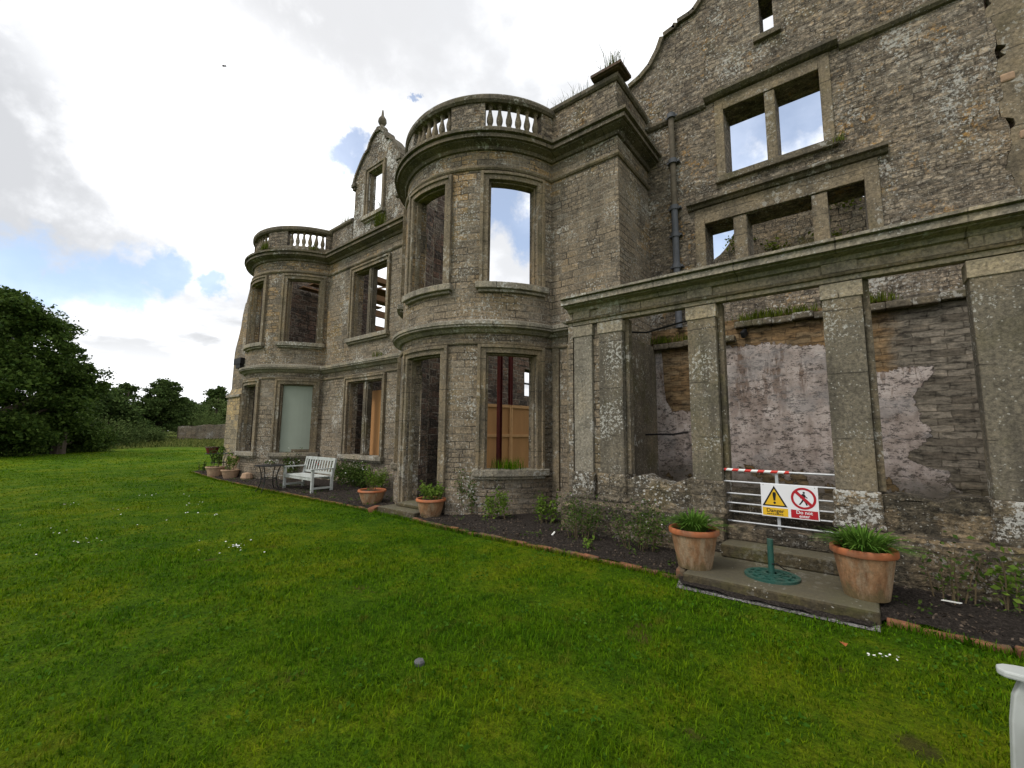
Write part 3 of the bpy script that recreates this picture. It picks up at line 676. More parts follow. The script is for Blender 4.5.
# balustrades
def baluster_mesh():
    b = MB(); b.lathe((0, 0, 0), [(0, 0), (.066, 0), (.066, .06), (.042, .075), (.055, .11), (.074, .18), (.072, .24), (.048, .34), (.036, .42), (.033, .47), (.054, .49), (.054, .51), (.036, .525), (.062, .54), (.062, .56), (0, .56)], 12)
    return b
def balustrade(cy, broken=()):
    mb = MB(); R = BR+.05; TJ = TJS[cy]; cx = CX[cy]
    path = arc(cy, -TJ, TJ, R, n=40)
    sweep(mb, path, [(-.22, 8.10), (.03, 8.10), (.03, 8.19), (.0, 8.23), (-.22, 8.23)])
    o = mb.build('balustrade', 'trim_dark', mansion)
    mb = MB(); sweep(mb, path, [(-.24, 8.78), (.02, 8.78), (.06, 8.83), (.06, 8.91), (.03, 8.96), (-.06, 8.985), (-.18, 8.965), (-.24, 8.91)]); mb.build('handrail', 'trim_dark', o)
    for a0, a1 in ((16.5, 36), (-36, -16.5), (69, math.degrees(TJ)), (-math.degrees(TJ), -69)):
        d_ = MB(); f = bay(cx, cy); mbox(d_, f, rad(a0)*BR, rad(a1)*BR, 8.23, 8.80, -.04, .16); d_.build('pedestal', 'rubble', o)
    proto = None
    for s0, s1, n in ((-69, -36, 6), (-16.5, 16.5, 6), (36, 69, 6)):
        for k in range(n):
            t = rad(s0+(s1-s0)*(k+.5)/n)
            loc = Vector((cx-(R-.11)*math.cos(t), cy-(R-.11)*math.sin(t), 8.23))
            if proto is None: b = baluster_mesh().build('baluster', 'trim', None, smooth=True); proto = b
            else: b = proto.copy(); COL.objects.link(b)
            b.parent = o; b.location = loc - origin_of(o)
    return o
balustrade(B2); balustrade(B1)

# dormer gable over the wing, curved sides and a finial
dc = 12.03
dprof = [(-1.30, 10.30), (-1.22, 10.52), (-1.05, 10.74), (-.83, 11.02), (-.66, 11.18), (-.5, 11.22), (-.38, 11.50), (-.14, 11.70), (0, 11.75)]
dprof = dprof + [(-a, b) for a, b in dprof[-2::-1]]
def interp(pr, x):
    for (a, b), (c, e) in zip(pr, pr[1:]):
        if a <= x <= c: return b+(e-b)*(x-a)/max(c-a, 1e-6)
    return pr[0][1] if x < pr[0][0] else pr[-1][1]
fd = flat(XM+.02, dc)
mb = MB(); wall(mb, fd, -1.25, 1.25, 8.1, 11.8, [(-.40, .40, 8.80, 10.38)], th=.26, du=.09, top=lambda u: interp(dprof, u), dz=.7)
dorm = mb.build('dormer_gable', 'dormer', mansion)
frame(fd, -.40, .40, 8.80, 10.38, dorm, w=.14)
def gable_coping(prof, f, parent, th, out=.08, h=.09, name='gable_coping', mat='trim_dark'):
    mb = MB(); pts = prof
    for (a, za), (b, zb) in zip(pts, pts[1:]):
        L = math.hypot(b-a, zb-za) or 1; nx, nz = -(zb-za)/L*h, (b-a)/L*h
        q = [(a, za), (b, zb), (b+nx, zb+nz), (a+nx, za+nz)]
        F = [f(u, z, -out) for u, z in q]; K = [f(u, z, th+out) for u, z in q]
        mb.face(F); mb.face(K[::-1])
        for i in range(4): mb.face([F[i], K[i], K[(i+1) % 4], F[(i+1) % 4]])
    return mb.build(name, mat, parent)
gable_coping(dprof, fd, dorm, .26, .07, .08)
for sx in (-1.27, 1.27): mb = MB(); mbox(mb, fd, sx-.12, sx+.12, 10.16, 10.30, -.1, .32); mbox(mb, fd, sx-.08, sx+.08, 10.06, 10.159, -.06, .30); mb.build('kneeler', 'trim_dark', dorm, bevel=.02)
mb = MB(); c = (XM+.15, dc, 11.80)
mb.lathe(c, [(.001, -.1), (.2, -.1), (.2, .06), (.13, .10), (.08, .18), (.07, .22), (.11, .26), (.145, .34), (.13, .44), (.08, .52), (.045, .58), (.03, .74), (.012, .80), (.001, .80)], 16)
mb.build('finial', 'trim_dark', dorm, smooth=True)

# the shaped gable wall, set back to the right
gc = .98
gl = [(3.95, 9.86), (3.84, 9.98), (3.55, 10.08), (3.3, 10.26), (3.09, 10.56), (2.98, 10.82), (2.72, 10.87), (2.66, 10.96), (2.40, 10.98), (2.28, 11.02), (2.12, 11.18), (1.9, 11.6), (1.7, 12.3), (1.5, 12.7), (1.3, 12.9), (gc, 13.0)]
gprof = [(-y, z) for y, z in gl] + [(y-2*gc, z) for y, z in gl[-2::-1]]
fg = flat(XG, 0)
bigL, bigR = (-1.82, -1.08, 6.97, 8.42), (-.90, -.19, 6.97, 8.42)
mids = [(-2.27, -1.74, 4.95, 6.04), (-1.50, -.44, 4.95, 6.04), (-.20, .32, 4.95, 6.04)]
slit = (-1.08, -.84, 9.68, 10.55)
crk = [(8.6+.0, 0)]
random.seed(3)
mb = MB(); wall(mb, fg, -3.95, 1.92, 3.9, 13.0, [bigL, bigR, slit, *mids], th=.6, du=.12, top=lambda u: interp(gprof, u), dz=1.0)
gable = mb.build('gable_wall', 'rubble', mansion)
gable_coping(gprof, fg, gable, .6, .08, .10)
# surrounds of the three-light and two-light windows
mb = MB()
def sur(mb, a, b, z0, z1, w, proud, head):
    mbox(mb, fg, a-w, a-.001, z0, z1+head, -proud, .02, 1); mbox(mb, fg, b+.001, b+w, z0, z1+head, -proud, .02, 1); mbox(mb, fg, a, b, z1, z1+head, -proud+.001, .02, 1)
mb = MB(); sur(mb, -2.27, .32, 4.9, 6.045, .2, .05, .12); mbox(mb, fg, -2.47, .52, 6.165, 6.40, -.03, .02, 1); mb.build('window_frame', 'trim', gable, bevel=.012)
mb = MB(); mbox(mb, fg, -1.739, -1.501, 4.9, 6.04, -.02, .3, 1); mb.build('mullion', 'trim', gable, bevel=.02)
mb = MB(); mbox(mb, fg, -.439, -.201, 4.9, 6.04, -.02, .3, 1); mb.build('mullion', 'trim', gable, bevel=.02)
mb = MB(); sweep(mb, [(XG, 2.60), (XG, -.66)], [(-.02, 6.40), (.06, 6.42), (.10, 6.47), (.17, 6.49), (.17, 6.55), (-.02, 6.62)]); mb.build('hood_mould', 'trim_dark', gable)
mb = MB(); sur(mb, -1.82, -.19, 6.95, 8.425, .17, .05, .14); mbox(mb, fg, -1.99, -.02, 8.566, 8.70, -.025, .02, 1); mb.build('window_frame', 'trim', gable, bevel=.012)
mb = MB(); mbox(mb, fg, -1.079, -.901, 6.97, 8.42, -.03, .3, 1); mb.build('mullion', 'trim', gable, bevel=.02)
mb = MB(); mbox(mb, fg, -2.02, .02, 6.83, 6.965, -.10, .1, 1); mb.build('window_sill', 'trim_dark', gable, bevel=.012)
mb = MB(); mbox(mb, fg, -1.2, -.72, 9.56, 9.675, -.09, .1, 1); mb.build('window_sill', 'trim_dark', gable, bevel=.01)
mb = MB(); sweep(mb, [(XG, 3.45), (XG, 2.16)], [(-.02, 8.62), (.05, 8.64), (.09, 8.69), (.09, 8.75), (-.02, 8.80)])
sweep(mb, [(XG, 2.17), (XG, -.12)], [(-.02, 8.70), (.08, 8.72), (.16, 8.78), (.16, 8.85), (-.02, 8.92)])
sweep(mb, [(XG, -.13), (XG, -1.90)], [(-.02, 8.62), (.05, 8.64), (.09, 8.69), (.09, 8.75), (-.02, 8.80)])
mb.build('string_course', 'trim_dark', gable)
# cracked right-hand end: the wall carries on beyond an open joint
def zig(z): return 1.95 + .035*math.sin(z*1.3) + .02*math.sin(z*7.3+1)
mb = MB(); zz = [3.9+.04*k for k in range(228)]
rw = [0.]; gp = [.05]
for i in range(len(zz)):
    rw.append(rw[-1]*.93+random.uniform(-.012, .012)); gp.append(max(.003, min(.016, gp[-1]*.9+random.uniform(-.004, .004))))
    if i % 7 == 0: rw[-1] += random.uniform(-.05, .05)
    if zz[i] > 8.25 or 7.35 < zz[i] < 7.55 or 6.2 < zz[i] < 6.36: gp[-1] = random.uniform(.05, .12)
cr2 = MB()
for i in range(len(zz)-1):
    a0, a1 = zig(zz[i])+rw[i], zig(zz[i+1])+rw[i+1]; q0, q1 = a0+gp[i], a1+gp[i+1]
    for mm, (b0, b1, c0, c1), w0 in ((mb, (1.9, 1.9, a0, a1), .004), (cr2, (q0, q1, 2.6, 2.6), .012)):
        mm.face([fg(b0, zz[i], w0), fg(c0, zz[i], w0), fg(c1, zz[i+1], w0), fg(b1, zz[i+1], w0)], [(b0, zz[i]), (c0, zz[i]), (c1, zz[i+1]), (b1, zz[i+1])])
    mb.face([fg(a0, zz[i], .004), fg(a0, zz[i], .4), fg(a1, zz[i+1], .4), fg(a1, zz[i+1], .004)]); cr2.face([fg(q0, zz[i], .012), fg(q0, zz[i], .4), fg(q1, zz[i+1], .4), fg(q1, zz[i+1], .012)])
mb.build('cracked_edge', 'rubble', gable)
mbox(cr2, fg, 2.6, 6.0, 3.9, 13.0, .012, .6, 2)
cr2.build('cracked_wall', 'trim', gable)
mb = MB(); mbox(mb, fg, 1.85, 2.35, 3.9, 13.0, .13, .5, 2); mb.build('crack_core', 'inner', gable)
for z, y in ((6.98, 1.98), (6.02, 2.1)): mb = MB(); mbox(mb, fg, y, y+.16, z, z+.14, -.01, .3, 1); mb.build('broken_block', 'terra_pale', gable, bevel=.03)
# drainpipe in the corner
mb = MB(); mb.tube([(XG-.09, 2.87, 8.75), (XG-.09, 2.86, 6.55)], .062, 12); dp = mb.build('drainpipe', 'rust_pipe', mansion, smooth=True)
mb = MB(); mb.tube([(XG-.10, 2.86, 6.56), (XG-.10, 2.85, 3.9)], .07, 12); mb.build('lead_pipe', 'lead', dp, smooth=True)
mb = MB()
for z in (8.68, 7.6, 6.52, 5.9, 5.2): mb = MB(); mb.tube([(XG-.10, 2.86, z), (XG-.10, 2.86, z+.10)], .092, 12); mb.box(XG-.1, XG+.02, 2.73, 2.99, z+.03, z+.07); mb.build('pipe_collar', 'lead', dp, smooth=True)

# ---- loggia: pilasters, entablature, dwarf walls, and the plastered back wall inside
fl = flat(XL, 0)
def pil(name, ya, yb, parent, block=True, cap=True, w=0, mat='pilaster'):
    a, b = -max(ya, yb), -min(ya, yb)
    mb = MB(); mbox(mb, fl, a, b, 1.03, 3.52, 0+w, .26, 1)
    o = mb.build(name, mat, parent, bevel=.014)
    m2 = MB(); mbox(m2, fl, a+.02, b-.02, 3.655, 3.80, -.035+w, .30, 1); mbox(m2, fl, a-.015, b+.015, 3.34, 3.53, -.015+w, .25, 1)
    if cap: m2.build('capital', 'trim_grey', o, bevel=.008)
    m3 = MB(); mbox(m3, fl, a-.03, b+.03, .60, 1.035, -.05+w, .40, 1); mbox(m3, fl, a-.05, b+.05, .60, .68, -.075+w, .1, 1)
    if block: m3.build('pedestal', 'plinth_lichen', o, bevel=.03)
    return o
log = MB(); mbox(log, fl, -3.95, 4.2, 3.545, 3.625, -.005, .13, 1); mbox(log, fl, -3.95, 4.2, 3.66, 3.78, .005, .38, 1)
loggia = log.build('loggia_entablature', 'trim_grey', mansion, bevel=.008)
path = [(XM, 3.98), (XL, 3.98), (XL, -4.2)]
mb = MB(); sweep(mb, [(XL, 3.93), (XL, -4.2)], [(-.02, 3.77), (.05, 3.78), (.075, 3.83), (.20, 3.845), (.20, 3.862), (.28, 3.862), (.28, 3.935), (.255, 3.94), (.255, 3.955), (.32, 3.96), (.32, 3.995), (-.36, 4.10), (-.36, 3.77)]); mb.box(XL+.3, XM+.02, 3.5, 3.98, 3.6, 3.95); mb.build('cornice', 'trim_lichen', loggia)
mb = MB(); sweep(mb, [(XM-.02, 3.975), (XL, 3.975), (XL, 3.9)], [(-.02, 3.6), (.05, 3.61), (.07, 3.64), (-.02, 3.67)])
sweep(mb, [(XL, 3.9), (XL, -4.2)], [(-.02, 3.6), (.045, 3.61), (.06, 3.64), (-.02, 3.67)]); mb.build('architrave_moulding', 'trim', loggia)
pil('pilaster', 3.84, 3.49, loggia, mat='trim_lichen'); pil('pilaster', 3.36, 2.94, loggia)
pil('pilaster', 1.91, 1.52, loggia); pil('pilaster', .28, -.11, loggia); pil('pilaster', -1.0, -1.42, loggia)
mb = MB(); mbox(mb, fl, -3.95, -2.95, .6, 3.53, .06, .40, 1); mb.build('corner_pier', 'ashlar', loggia)
mb = MB()
for y in (2.94, 1.52, -.11): mb = MB(); mbox(mb, fl, -y+.002, -y+.075, 1.03, 3.545, .10, .24, 1); mb.build('jamb', 'trim_dark', loggia, bevel=.01)
mb = MB(); wall(mb, fl, 1.42, 4.2, -.1, 3.53, th=.4, du=.6); mb.build('side_wall', 'ashlar', loggia)
# dwarf walls with a rough broken top, mossy plinth course below
def rough_top(base, amp, seed):
    r = random.Random(seed); ks = [r.uniform(-amp, amp) for _ in range(200)]
    return lambda u: base + ks[int((u+20)*7) % 200]*.7 + .03*math.sin(u*9)
for a, b, sd, mt in ((-2.94, -1.90, 2, 'plinth_lichen'), (.11, 1.0, 5, 'plinth')):
    mb = MB(); wall(mb, flat(XL+.02, 0), a, b, .60, 1.2, th=.36, du=.07, top=rough_top(1.0, .05, sd)); mb.build('dwarf_wall', mt, loggia, bevel=.01)
for a, b in ((-3.99, -1.49), (-.27, 4.2)):
    mb = MB(); pr = [(-.3, -.1), (.20, -.1), (.20, .50), (.15, .60), (-.3, .62)]
    n = 18; pth = [(XL, -(a+(b-a)*k/n)) for k in range(n+1)]
    sweep(mb, pth, pr); mb.build('plinth', 'plinth', loggia)
mb = MB(); mb.box(XL-.18, XM-.08, 3.90, 3.975, -.1, .595); mb.box(XL+.0, XM-.01, 3.86, 3.95, .6, 3.6); mb.build('loggia_end_wall', 'ashlar', loggia)
# inside
mb = MB(); mb.box(6.9, XG, -4.2, YC-.005, -.1, .70); mb.build('loggia_floor', 'plinth', loggia)
mb = MB(); wall(mb, flat(XG-.02, 0), -YC+.0, 4.2, .70, 3.92, th=.5, du=.5); mb.build('plaster_wall', 'plaster', loggia)
mb = MB(); mb.box(6.86, XG-.025, YC-.07, YC-.005, .70, 3.55); mb.build('stucco_wall', 'trim_dark', loggia)
mb = MB()
for k in range(24):
    y0 = 3.4-k*.32; zt = 3.86+random.uniform(-.03, .03) if y0 < 1.9 else 3.62+random.uniform(-.03, .03)
    mbox(mb, fg, -y0, -y0+.318, zt-.12, zt, -.16+random.uniform(-.03, .03), .0, 1)
mb.build('ledge', 'trim_dark', loggia, bevel=.02)
mb = MB()
for y, z, s in ((1.62, 3.56, .045),): mb.obox((XG-.02, y, z+.1), (XG-.2, y+.03, z), .08, .14)
mb.build('rotten_beam_end', 'iron', loggia, bevel=.03)
mb = MB(); mb.tube([(8.55, YC-.06, 1.66), (8.56, 3.1, 1.67), (8.6, 2.86, 1.67)], .018, 8); mb.tube([(8.6, 2.86, 1.67), (8.9, 2.8, 1.70), (9.22, 2.78, 1.72)], .02, 8)
mb.build('wall_bracket', 'iron', loggia, smooth=True)
mb = MB(); mb.tube([(6.85, 3.05, 3.40), (6.95, 2.7, 3.36), (7.0, 2.2, 3.45), (7.0, 1.8, 3.50)], .015, 6); mb.tube([(6.75, 2.93, 3.52), (6.72, 2.9, 3.36), (6.7, 2.98, 3.30), (6.5, 3.12, 3.26)], .014, 6)
mb.build('loose_cable', 'iron', loggia, smooth=True)
# rough back range seen through the three-light window
back = thing('back_range', (14, -1, 0), 'mossy rubble wall behind the gable seen through the three small windows', 'ruined wall')
brag = [random.uniform(-.08, .08) for _ in range(100)]
bprof = [(-3.6, 6.5), (-3.41, 6.95), (-3.05, 7.28), (-2.72, 7.45), (-2.68, 7.8), (-2.4, 8.0), (-.5, 8.15), (.05, 7.95), (.6, 7.8), (5, 7.9)]
mb = MB(); wall(mb, flat(14, 0), -3.6, 5, -.1, 9, [(-2.25, -1.95, 6.0, 6.3), (-1.1, -.55, 6.0, 6.3), (.15, .8, 6.05, 6.35)], th=.7, du=.15, top=lambda u: interp(bprof, u)+brag[int((u+9)*6) % 100])
mb.build('rubble_wall', 'mossy', back)
# interior cross walls, hoarding, props and timbers of the main block
def cross(y, segs, ops=(), th=.55, seed=1):
    r = random.Random(seed); ks = [r.uniform(-.15, .15) for _ in range(120)]
    def top(u):
        for a, b, t in segs:
            if a <= u <= b: return t+ks[int(u*8) % 120]
        return segs[-1][2]
    mb = MB(); wall(mb, lambda u, z, w=0: (u, y+w, z), segs[0][0], segs[-1][1], -.1, 9.5, ops, th=th, du=.12, top=top, dz=1)
    return mb.build('cross_wall', 'inner', mansion)
cross(wing0+.18, [(8.0, 9.3, 9.3), (9.3, 9.6, 7.2), (9.6, 14.5, 5.7)], [(12.65, 13.95, 3.05, 4.05)], seed=4)
mb = MB(); mb.box(13.3, 13.36, wing0+.4, wing0+.46, 3.05, 4.05); mb.box(12.65, 13.95, wing0+.4, wing0+.46, 3.52, 3.58); mb.build('window_bars', 'iron', mansion)
cross(wing1-.55, [(8.2, 9.05, 8.6), (9.05, 9.3, 6.0), (9.3, 14.5, 5.0)], seed=5)
cross(B1+HJS[B1]+.1, [(8.2, 12, 9.2), (12, 14.5, 6.5)], seed=6)
mb = MB(); wall(mb, flat(14.5, 0), -24, -11.6, -.1, 6, th=.6, du=.3, top=rough_top(5.2, .4, 9)); mb.build('rear_wall', 'inner', mansion)
ply = MB(); fr_ = MB(); p0, p1 = Vector((8.6, 8.95, 0)), Vector((13.2, 7.9, 0)); dd = (p1-p0).normalized()
for k in range(5):
    a = p0+dd*(k*.98+.03); b = p0+dd*(k*.98+.95)
    ply.obox((a.x, a.y, 1.40), (b.x, b.y, 1.40), .02, 2.2)
    for z in (.45, 1.6, 2.5): fr_.obox((a.x-.0, a.y-.03, z), (b.x, b.y-.03, z), .05, .09)
    fr_.obox((a.x, a.y-.031, .4), (a.x, a.y-.031, 2.54), .07, .05, (0, 1, 0)); fr_.obox((b.x, b.y-.031, .4), (b.x, b.y-.031, 2.54), .07, .05, (0, 1, 0))
hd = thing('timber_hoarding', (10.9, 8.4, .5), 'orange brown plywood hoarding seen through the lower window of the nearer bay', 'hoarding')
ply.build('plywood_panel', 'hoard', hd); fr_.build('frame_batten', 'hoard_frame', hd)
for i, (x, y, top) in enumerate(((9.0, 7.66, 4.2), (11.0, 8.9, 4.6), (9.0, 11.62, 7.4), (8.22, 11.70, 3.2))):
    mb = MB(); mb.box(x-.05, x+.05, y-.010, y+.010, -.1, top); mb.box(x-.06, x-.0501, y-.05, y+.05, -.1, top); mb.box(x+.0501, x+.06, y-.05, y+.05, -.1, top)
    tag(mb.build('steel_prop', 'red_steel'), ['dark red steel column standing just in front of the plywood hoarding', 'dark red steel column standing behind the plywood hoarding', 'dark red steel column rising beside the upper wing window opening', 'dark red steel column at the right edge of the lower wing window'][i], 'steel column', 'red steel columns inside the ruin')
mb = MB(); mb.box(8.08, 8.13, 11.78, 12.66, .3, 3.0); tag(mb.build('plywood_board', 'hoard'), 'orange brown board standing inside the lower wing window', 'board')
for i, (x0, z0, x1, z1, y) in enumerate(((8.8, 8.75, 14, 8.6, 14.9), (8.8, 7.88, 14, 7.8, 14.9), (8.8, 7.12, 14, 7.05, 14.9), (8.8, 6.45, 14, 6.4, 14.9), (8.8, 5.85, 14, 5.8, 14.9))):
    mb = MB(); mb.obox((x0, y, z0-.05), (x1, y, z1-.05), .12, .22)
    tag(mb.build('roof_beam', 'timber'), 'weathered brown timber crossing the open roof behind the upper wing window', 'beam', 'timbers behind the upper wing window')
mb = MB(); mb.obox((9.2, 14.75, 7.2), (10.6, 14.75, 7.75), .05, .06); tag(mb.build('roof_strut', 'timber'), 'thin slanting strut between the timbers behind the upper wing window', 'beam')
for i, (a, b) in enumerate((((8.3, 15.6, 7.55), (10.5, 18.2, 7.9)), ((9.0, 15.3, 6.6), (12.0, 17.0, 7.1)))):
    mb = MB(); mb.obox(a, b, .16, .2); tag(mb.build('roof_beam', 'timber'), ['brown rafter slanting across the top of the far bay window', 'brown rafter low behind the far bay upper window'][i], 'beam')

mb = MB()
for k in range(9):
    if k not in (1, 4, 5, 7): mb.box(8.5, 12.5, 14.9+k*.45, 14.9+k*.45+.42, 7.75+.02*k, 7.80+.02*k)
mb.build('added_shade_deck', 'timber', mansion)  # gapped planks added above the far bay room to darken its interior
# steps (parts of the house)
mb = MB(); mb.box(5.13, 6.32, -.03, 1.66, -.05, .13); mb.build('entrance_slab', 'step', mansion, bevel=.025)
mb = MB(); mb.box(6.12, 6.62, .27, 1.49, .131, .29); mb.build('entrance_step', 'step', mansion, bevel=.02)
mb = MB(); mb.box(6.46, 6.95, .27, 1.49, .291, .47); mb.build('entrance_step', 'plinth', mansion, bevel=.02)
mb = MB(); mb.box(5.46, 6.12, 6.75, 7.95, -.05, .13); mb.build('doorstep', 'step', mansion, bevel=.02)
mb = MB(); mb.box(5.75, 6.5, 6.72, 7.72, .131, .20); mb.build('doorstep', 'step', mansion, bevel=.02)
mb = MB(); mb.box(8.0, 14.5, 3.6, 24, -.2, -.02); mb.build('inner_floor', 'soil', mansion)

# ------------------------------------------------------------------ ground
def gz(x, y):
    t = max(0, min(1, (y-38)/45)); t = t*t*(3-2*t)
    xr = max(0, min(1, (x+4)/18))
    return t*(.25+1.15*xr) + .012*math.sin(x*1.3+.5)*math.sin(y*.9)*(1 if y > 3 else .4)
xs = np.unique(np.concatenate([np.linspace(-600, -60, 10), np.linspace(-60, 60, 121), np.linspace(60, 700, 12)]))
ys = np.unique(np.concatenate([np.linspace(-300, -10, 8), np.linspace(-10, 110, 161), np.linspace(110, 900, 14)]))
vs = [(x, y, gz(x, y)) for y in ys for x in xs]; nx = len(xs)
fs = [(j*nx+i, j*nx+i+1, (j+1)*nx+i+1, (j+1)*nx+i) for j in range(len(ys)-1) for i in range(nx-1)]
me = bpy.data.meshes.new('lawn'); me.from_pydata(vs, [], fs); me.materials.append(MAT['lawn']); me.polygons.foreach_set('use_smooth', [True]*len(fs))
o = bpy.data.objects.new('lawn', me); COL.objects.link(o); structure(o)
EDGE = [(-6, 5.05), (-.87, 5.20), (-.06, 5.28), (-.05, 5.02), (1.66, 5.0), (1.67, 5.30), (6.19, 5.38), (6.7, 5.42), (8.05, 5.44), (8.3, 5.46), (13, 5.40), (17, 5.40), (21.2, 5.75), (21.3, 7.4), (25, 7.4), (25.01, 40)]
EY = np.array([e[0] for e in EDGE]); EX = np.array([e[1] for e in EDGE])
def edge(y): return float(np.interp(y, EY, EX))
mb = MB(); n = 150; m_ = 12
def bedpt(y, t):
    x0 = edge(y)+.02; x1 = 8.0; x = x0+(x1-x0)*t
    return (x, y, .035+.05*min(1, t*6)+.02*math.sin(x*7+y*3)*math.sin(y*5.1)+.012*math.sin(y*17+x*11)+.055*math.exp(-((x-5.58)**2+(y+.16)**2)/.03))
for a in np.linspace(-6, 21.0, 220)[:-1]:
    b = a+27/219
    for k in range(m_): mb.face([bedpt(a, k/m_), bedpt(a, (k+1)/m_), bedpt(b, (k+1)/m_), bedpt(b, k/m_)])
structure(mb.build('flower_bed', 'soil', smooth=True))
mb = MB(); mb.face([(4.97, 1.68, .010), (4.99, -.02, .010), (5.2, -.02, .025), (5.2, 1.72, .025)]); structure(mb.build('gravel_strip', 'gravel'))
# brick edging, one brick after another
def edging(y0, y1, label):
    t = thing('brick_edging', (edge(y0), y0, 0), label, 'brick edging')
    y = y0; r = random.Random(int(y0*10)+5); i = 0
    while y < y1:
        L = r.uniform(.20, .30); x = edge(y+L/2)+r.uniform(-.015, .015); h = r.uniform(.03, .06)
        mb = MB(); a = r.uniform(-.03, .03)
        mb.obox((x-a*.1, y, h-.06), (x+a*.1, y+L-.012, h-.06+r.uniform(-.012, .012)), .085, .12)
        mb.build('brick', 'brick', t, bevel=.012); y += L; i += 1
edging(-3.2, -.06, 'low red brick edging along the soil bed right of the big pot')
edging(1.70, 6.62, 'low red brick edging between the entrance slab and the doorstep')
edging(8.15, 20.9, 'low red brick edging running from the doorstep to the far pots')
mb = MB(); mb.obox((5.25, 1.72, .05), (5.55, 1.76, .07), .10, .13); tag(mb.build('loose_brick', 'brick', bevel=.012), 'worn orange brick lying at the corner of the entrance slab', 'brick')
mb = MB(); mb.obox((5.36, 8.02, .05), (5.62, 8.16, .06), .14, .10); tag(mb.build('loose_brick', 'brick', bevel=.012), 'orange brick laid flat by the doorstep of the round bay', 'brick')

# ------------------------------------------------------------------ leaf and blade builders (numpy)
def mesh_np(name, V, Fq, mat, parent=None):
    me = bpy.data.meshes.new(name); nv = len(V); nf = len(Fq); k = Fq.shape[1]
    me.vertices.add(nv); me.vertices.foreach_set('co', V.astype('f').ravel())
    me.loops.add(nf*k); me.loops.foreach_set('vertex_index', Fq.astype('i').ravel())
    me.polygons.add(nf); me.polygons.foreach_set('loop_start', np.arange(0, nf*k, k, dtype='i')); me.polygons.foreach_set('loop_total', np.full(nf, k, 'i'))
    me.update(calc_edges=True); me.validate(); me.materials.append(MAT[mat])
    o = bpy.data.objects.new(name, me); COL.objects.link(o)
    if parent is not None: attach(o, parent)
    return o
def leaves(P, size, aspect=.6, flat_=.0, rng=RNG):
    """one bent quad per point, random orientation"""
    n = len(P); size = np.broadcast_to(size, (n,))*rng.uniform(.6, 1.4, n)
    a = rng.normal(size=(n, 3)); a[:, 2] *= (1-flat_); a /= np.linalg.norm(a, axis=1, keepdims=True)
    b = rng.normal(size=(n, 3)); b -= a*(a*b).sum(1, keepdims=True); b /= np.linalg.norm(b, axis=1, keepdims=True)
    s = size[:, None]
    V = np.stack([P-a*s*.5, P+b*s*aspect*.5, P+a*s*.5, P-b*s*aspect*.5], 1)
    V[:, 1, 2] += size*.08; V[:, 3, 2] += size*.08
    return V.reshape(-1, 3), np.arange(n*4).reshape(n, 4)
def blades(base, h, w, lean, rng=RNG, az=None):
    """tapered bent blades: 5 verts, quad + tri as two quads (last degenerate avoided with 6 verts)"""
    n = len(base); az = rng.uniform(0, 2*PI, n) if az is None else az
    L = np.stack([np.cos(az), np.sin(az), np.zeros(n)], 1); Sd = np.stack([-np.sin(az), np.cos(az), np.zeros(n)], 1)
    h = h[:, None]; w = w[:, None]; lean = lean[:, None]; Z = np.array([0, 0, 1.])
    m = base + Z*h*.6 + L*lean*.35; t = base + Z*h*(1-.25*np.minimum(lean/h, 1)) + L*lean
    V = np.stack([base-Sd*w*.5, base+Sd*w*.5, m+Sd*w*.42, m-Sd*w*.42, t+Sd*w*.08, t-Sd*w*.08], 1).reshape(-1, 3)
    i = np.arange(n)[:, None]*6
    Fq = np.concatenate([i+np.array([[0, 1, 2, 3]]), i+np.array([[3, 2, 4, 5]])], 0)
    return V, Fq
def join_np(parts):
    V = []; F = []; k = 0
    for v, f in parts: V.append(v); F.append(f+k); k += len(v)
    return np.concatenate(V), np.concatenate(F)

# lawn grass
gx = np.vectorize(gz)
def scatter(r0, r1, dens, a0=-14, a1=118):
    area = .5*rad(a1-a0)*(r1*r1-r0*r0); n = int(area*dens)
    r = np.sqrt(RNG.uniform(r0*r0, r1*r1, n)); a = rad(1)*RNG.uniform(a0, a1, n)
    x = r*np.sin(a); y = r*np.cos(a); k = x < np.interp(y, EY, EX)-.02
    bd = np.hypot(x-BARE[0], y-BARE[1]); k &= bd > .08*RNG.uniform(.5, 1.5, n)
    return x[k], y[k]
parts = []
for r0, r1, dn, hh, ww in ((.9, 2.6, 5200, .040, .0042), (2.6, 4.5, 3000, .040, .0058), (4.5, 8, 1400, .040, .009), (8, 14, 520, .038, .014), (14, 26, 150, .036, .026), (26, 46, 40, .04, .05)):
    x, y = scatter(r0, r1, dn); n = len(x)
    clump = .75+.5*np.sin(x*3.1+np.sin(y*2.3)*2)*np.sin(y*2.7+np.cos(x*1.9)*2)
    h = hh*RNG.uniform(.45, 1.25, n)*np.clip(clump+.15, .45, 1.4)
    B = np.stack([x, y, np.vectorize(gz)(x, y)-.004], 1)
    parts.append(blades(B, h, ww*RNG.uniform(.7, 1.3, n), h*RNG.uniform(.15, 1.0, n)))
# rough uncut fringe along the brick edge and the slab
yy = RNG.uniform(-3, 21, 9000); xx = np.interp(yy, EY, EX)-.045-np.abs(RNG.normal(0, .03, len(yy)))
k = ~((yy > .02) & (yy < 1.72)); yy, xx = yy[k], xx[k]
h = RNG.uniform(.03, .10, len(yy)); parts.append(blades(np.stack([xx, yy, np.zeros(len(yy))], 1), h, RNG.uniform(.004, .008, len(yy)), h*RNG.uniform(.2, .9, len(yy))))
V, Fq = join_np(parts); o = mesh_np('grass', V, Fq, 'grass'); stuff(o, 'short mown green grass covering the lawn', 'grass')
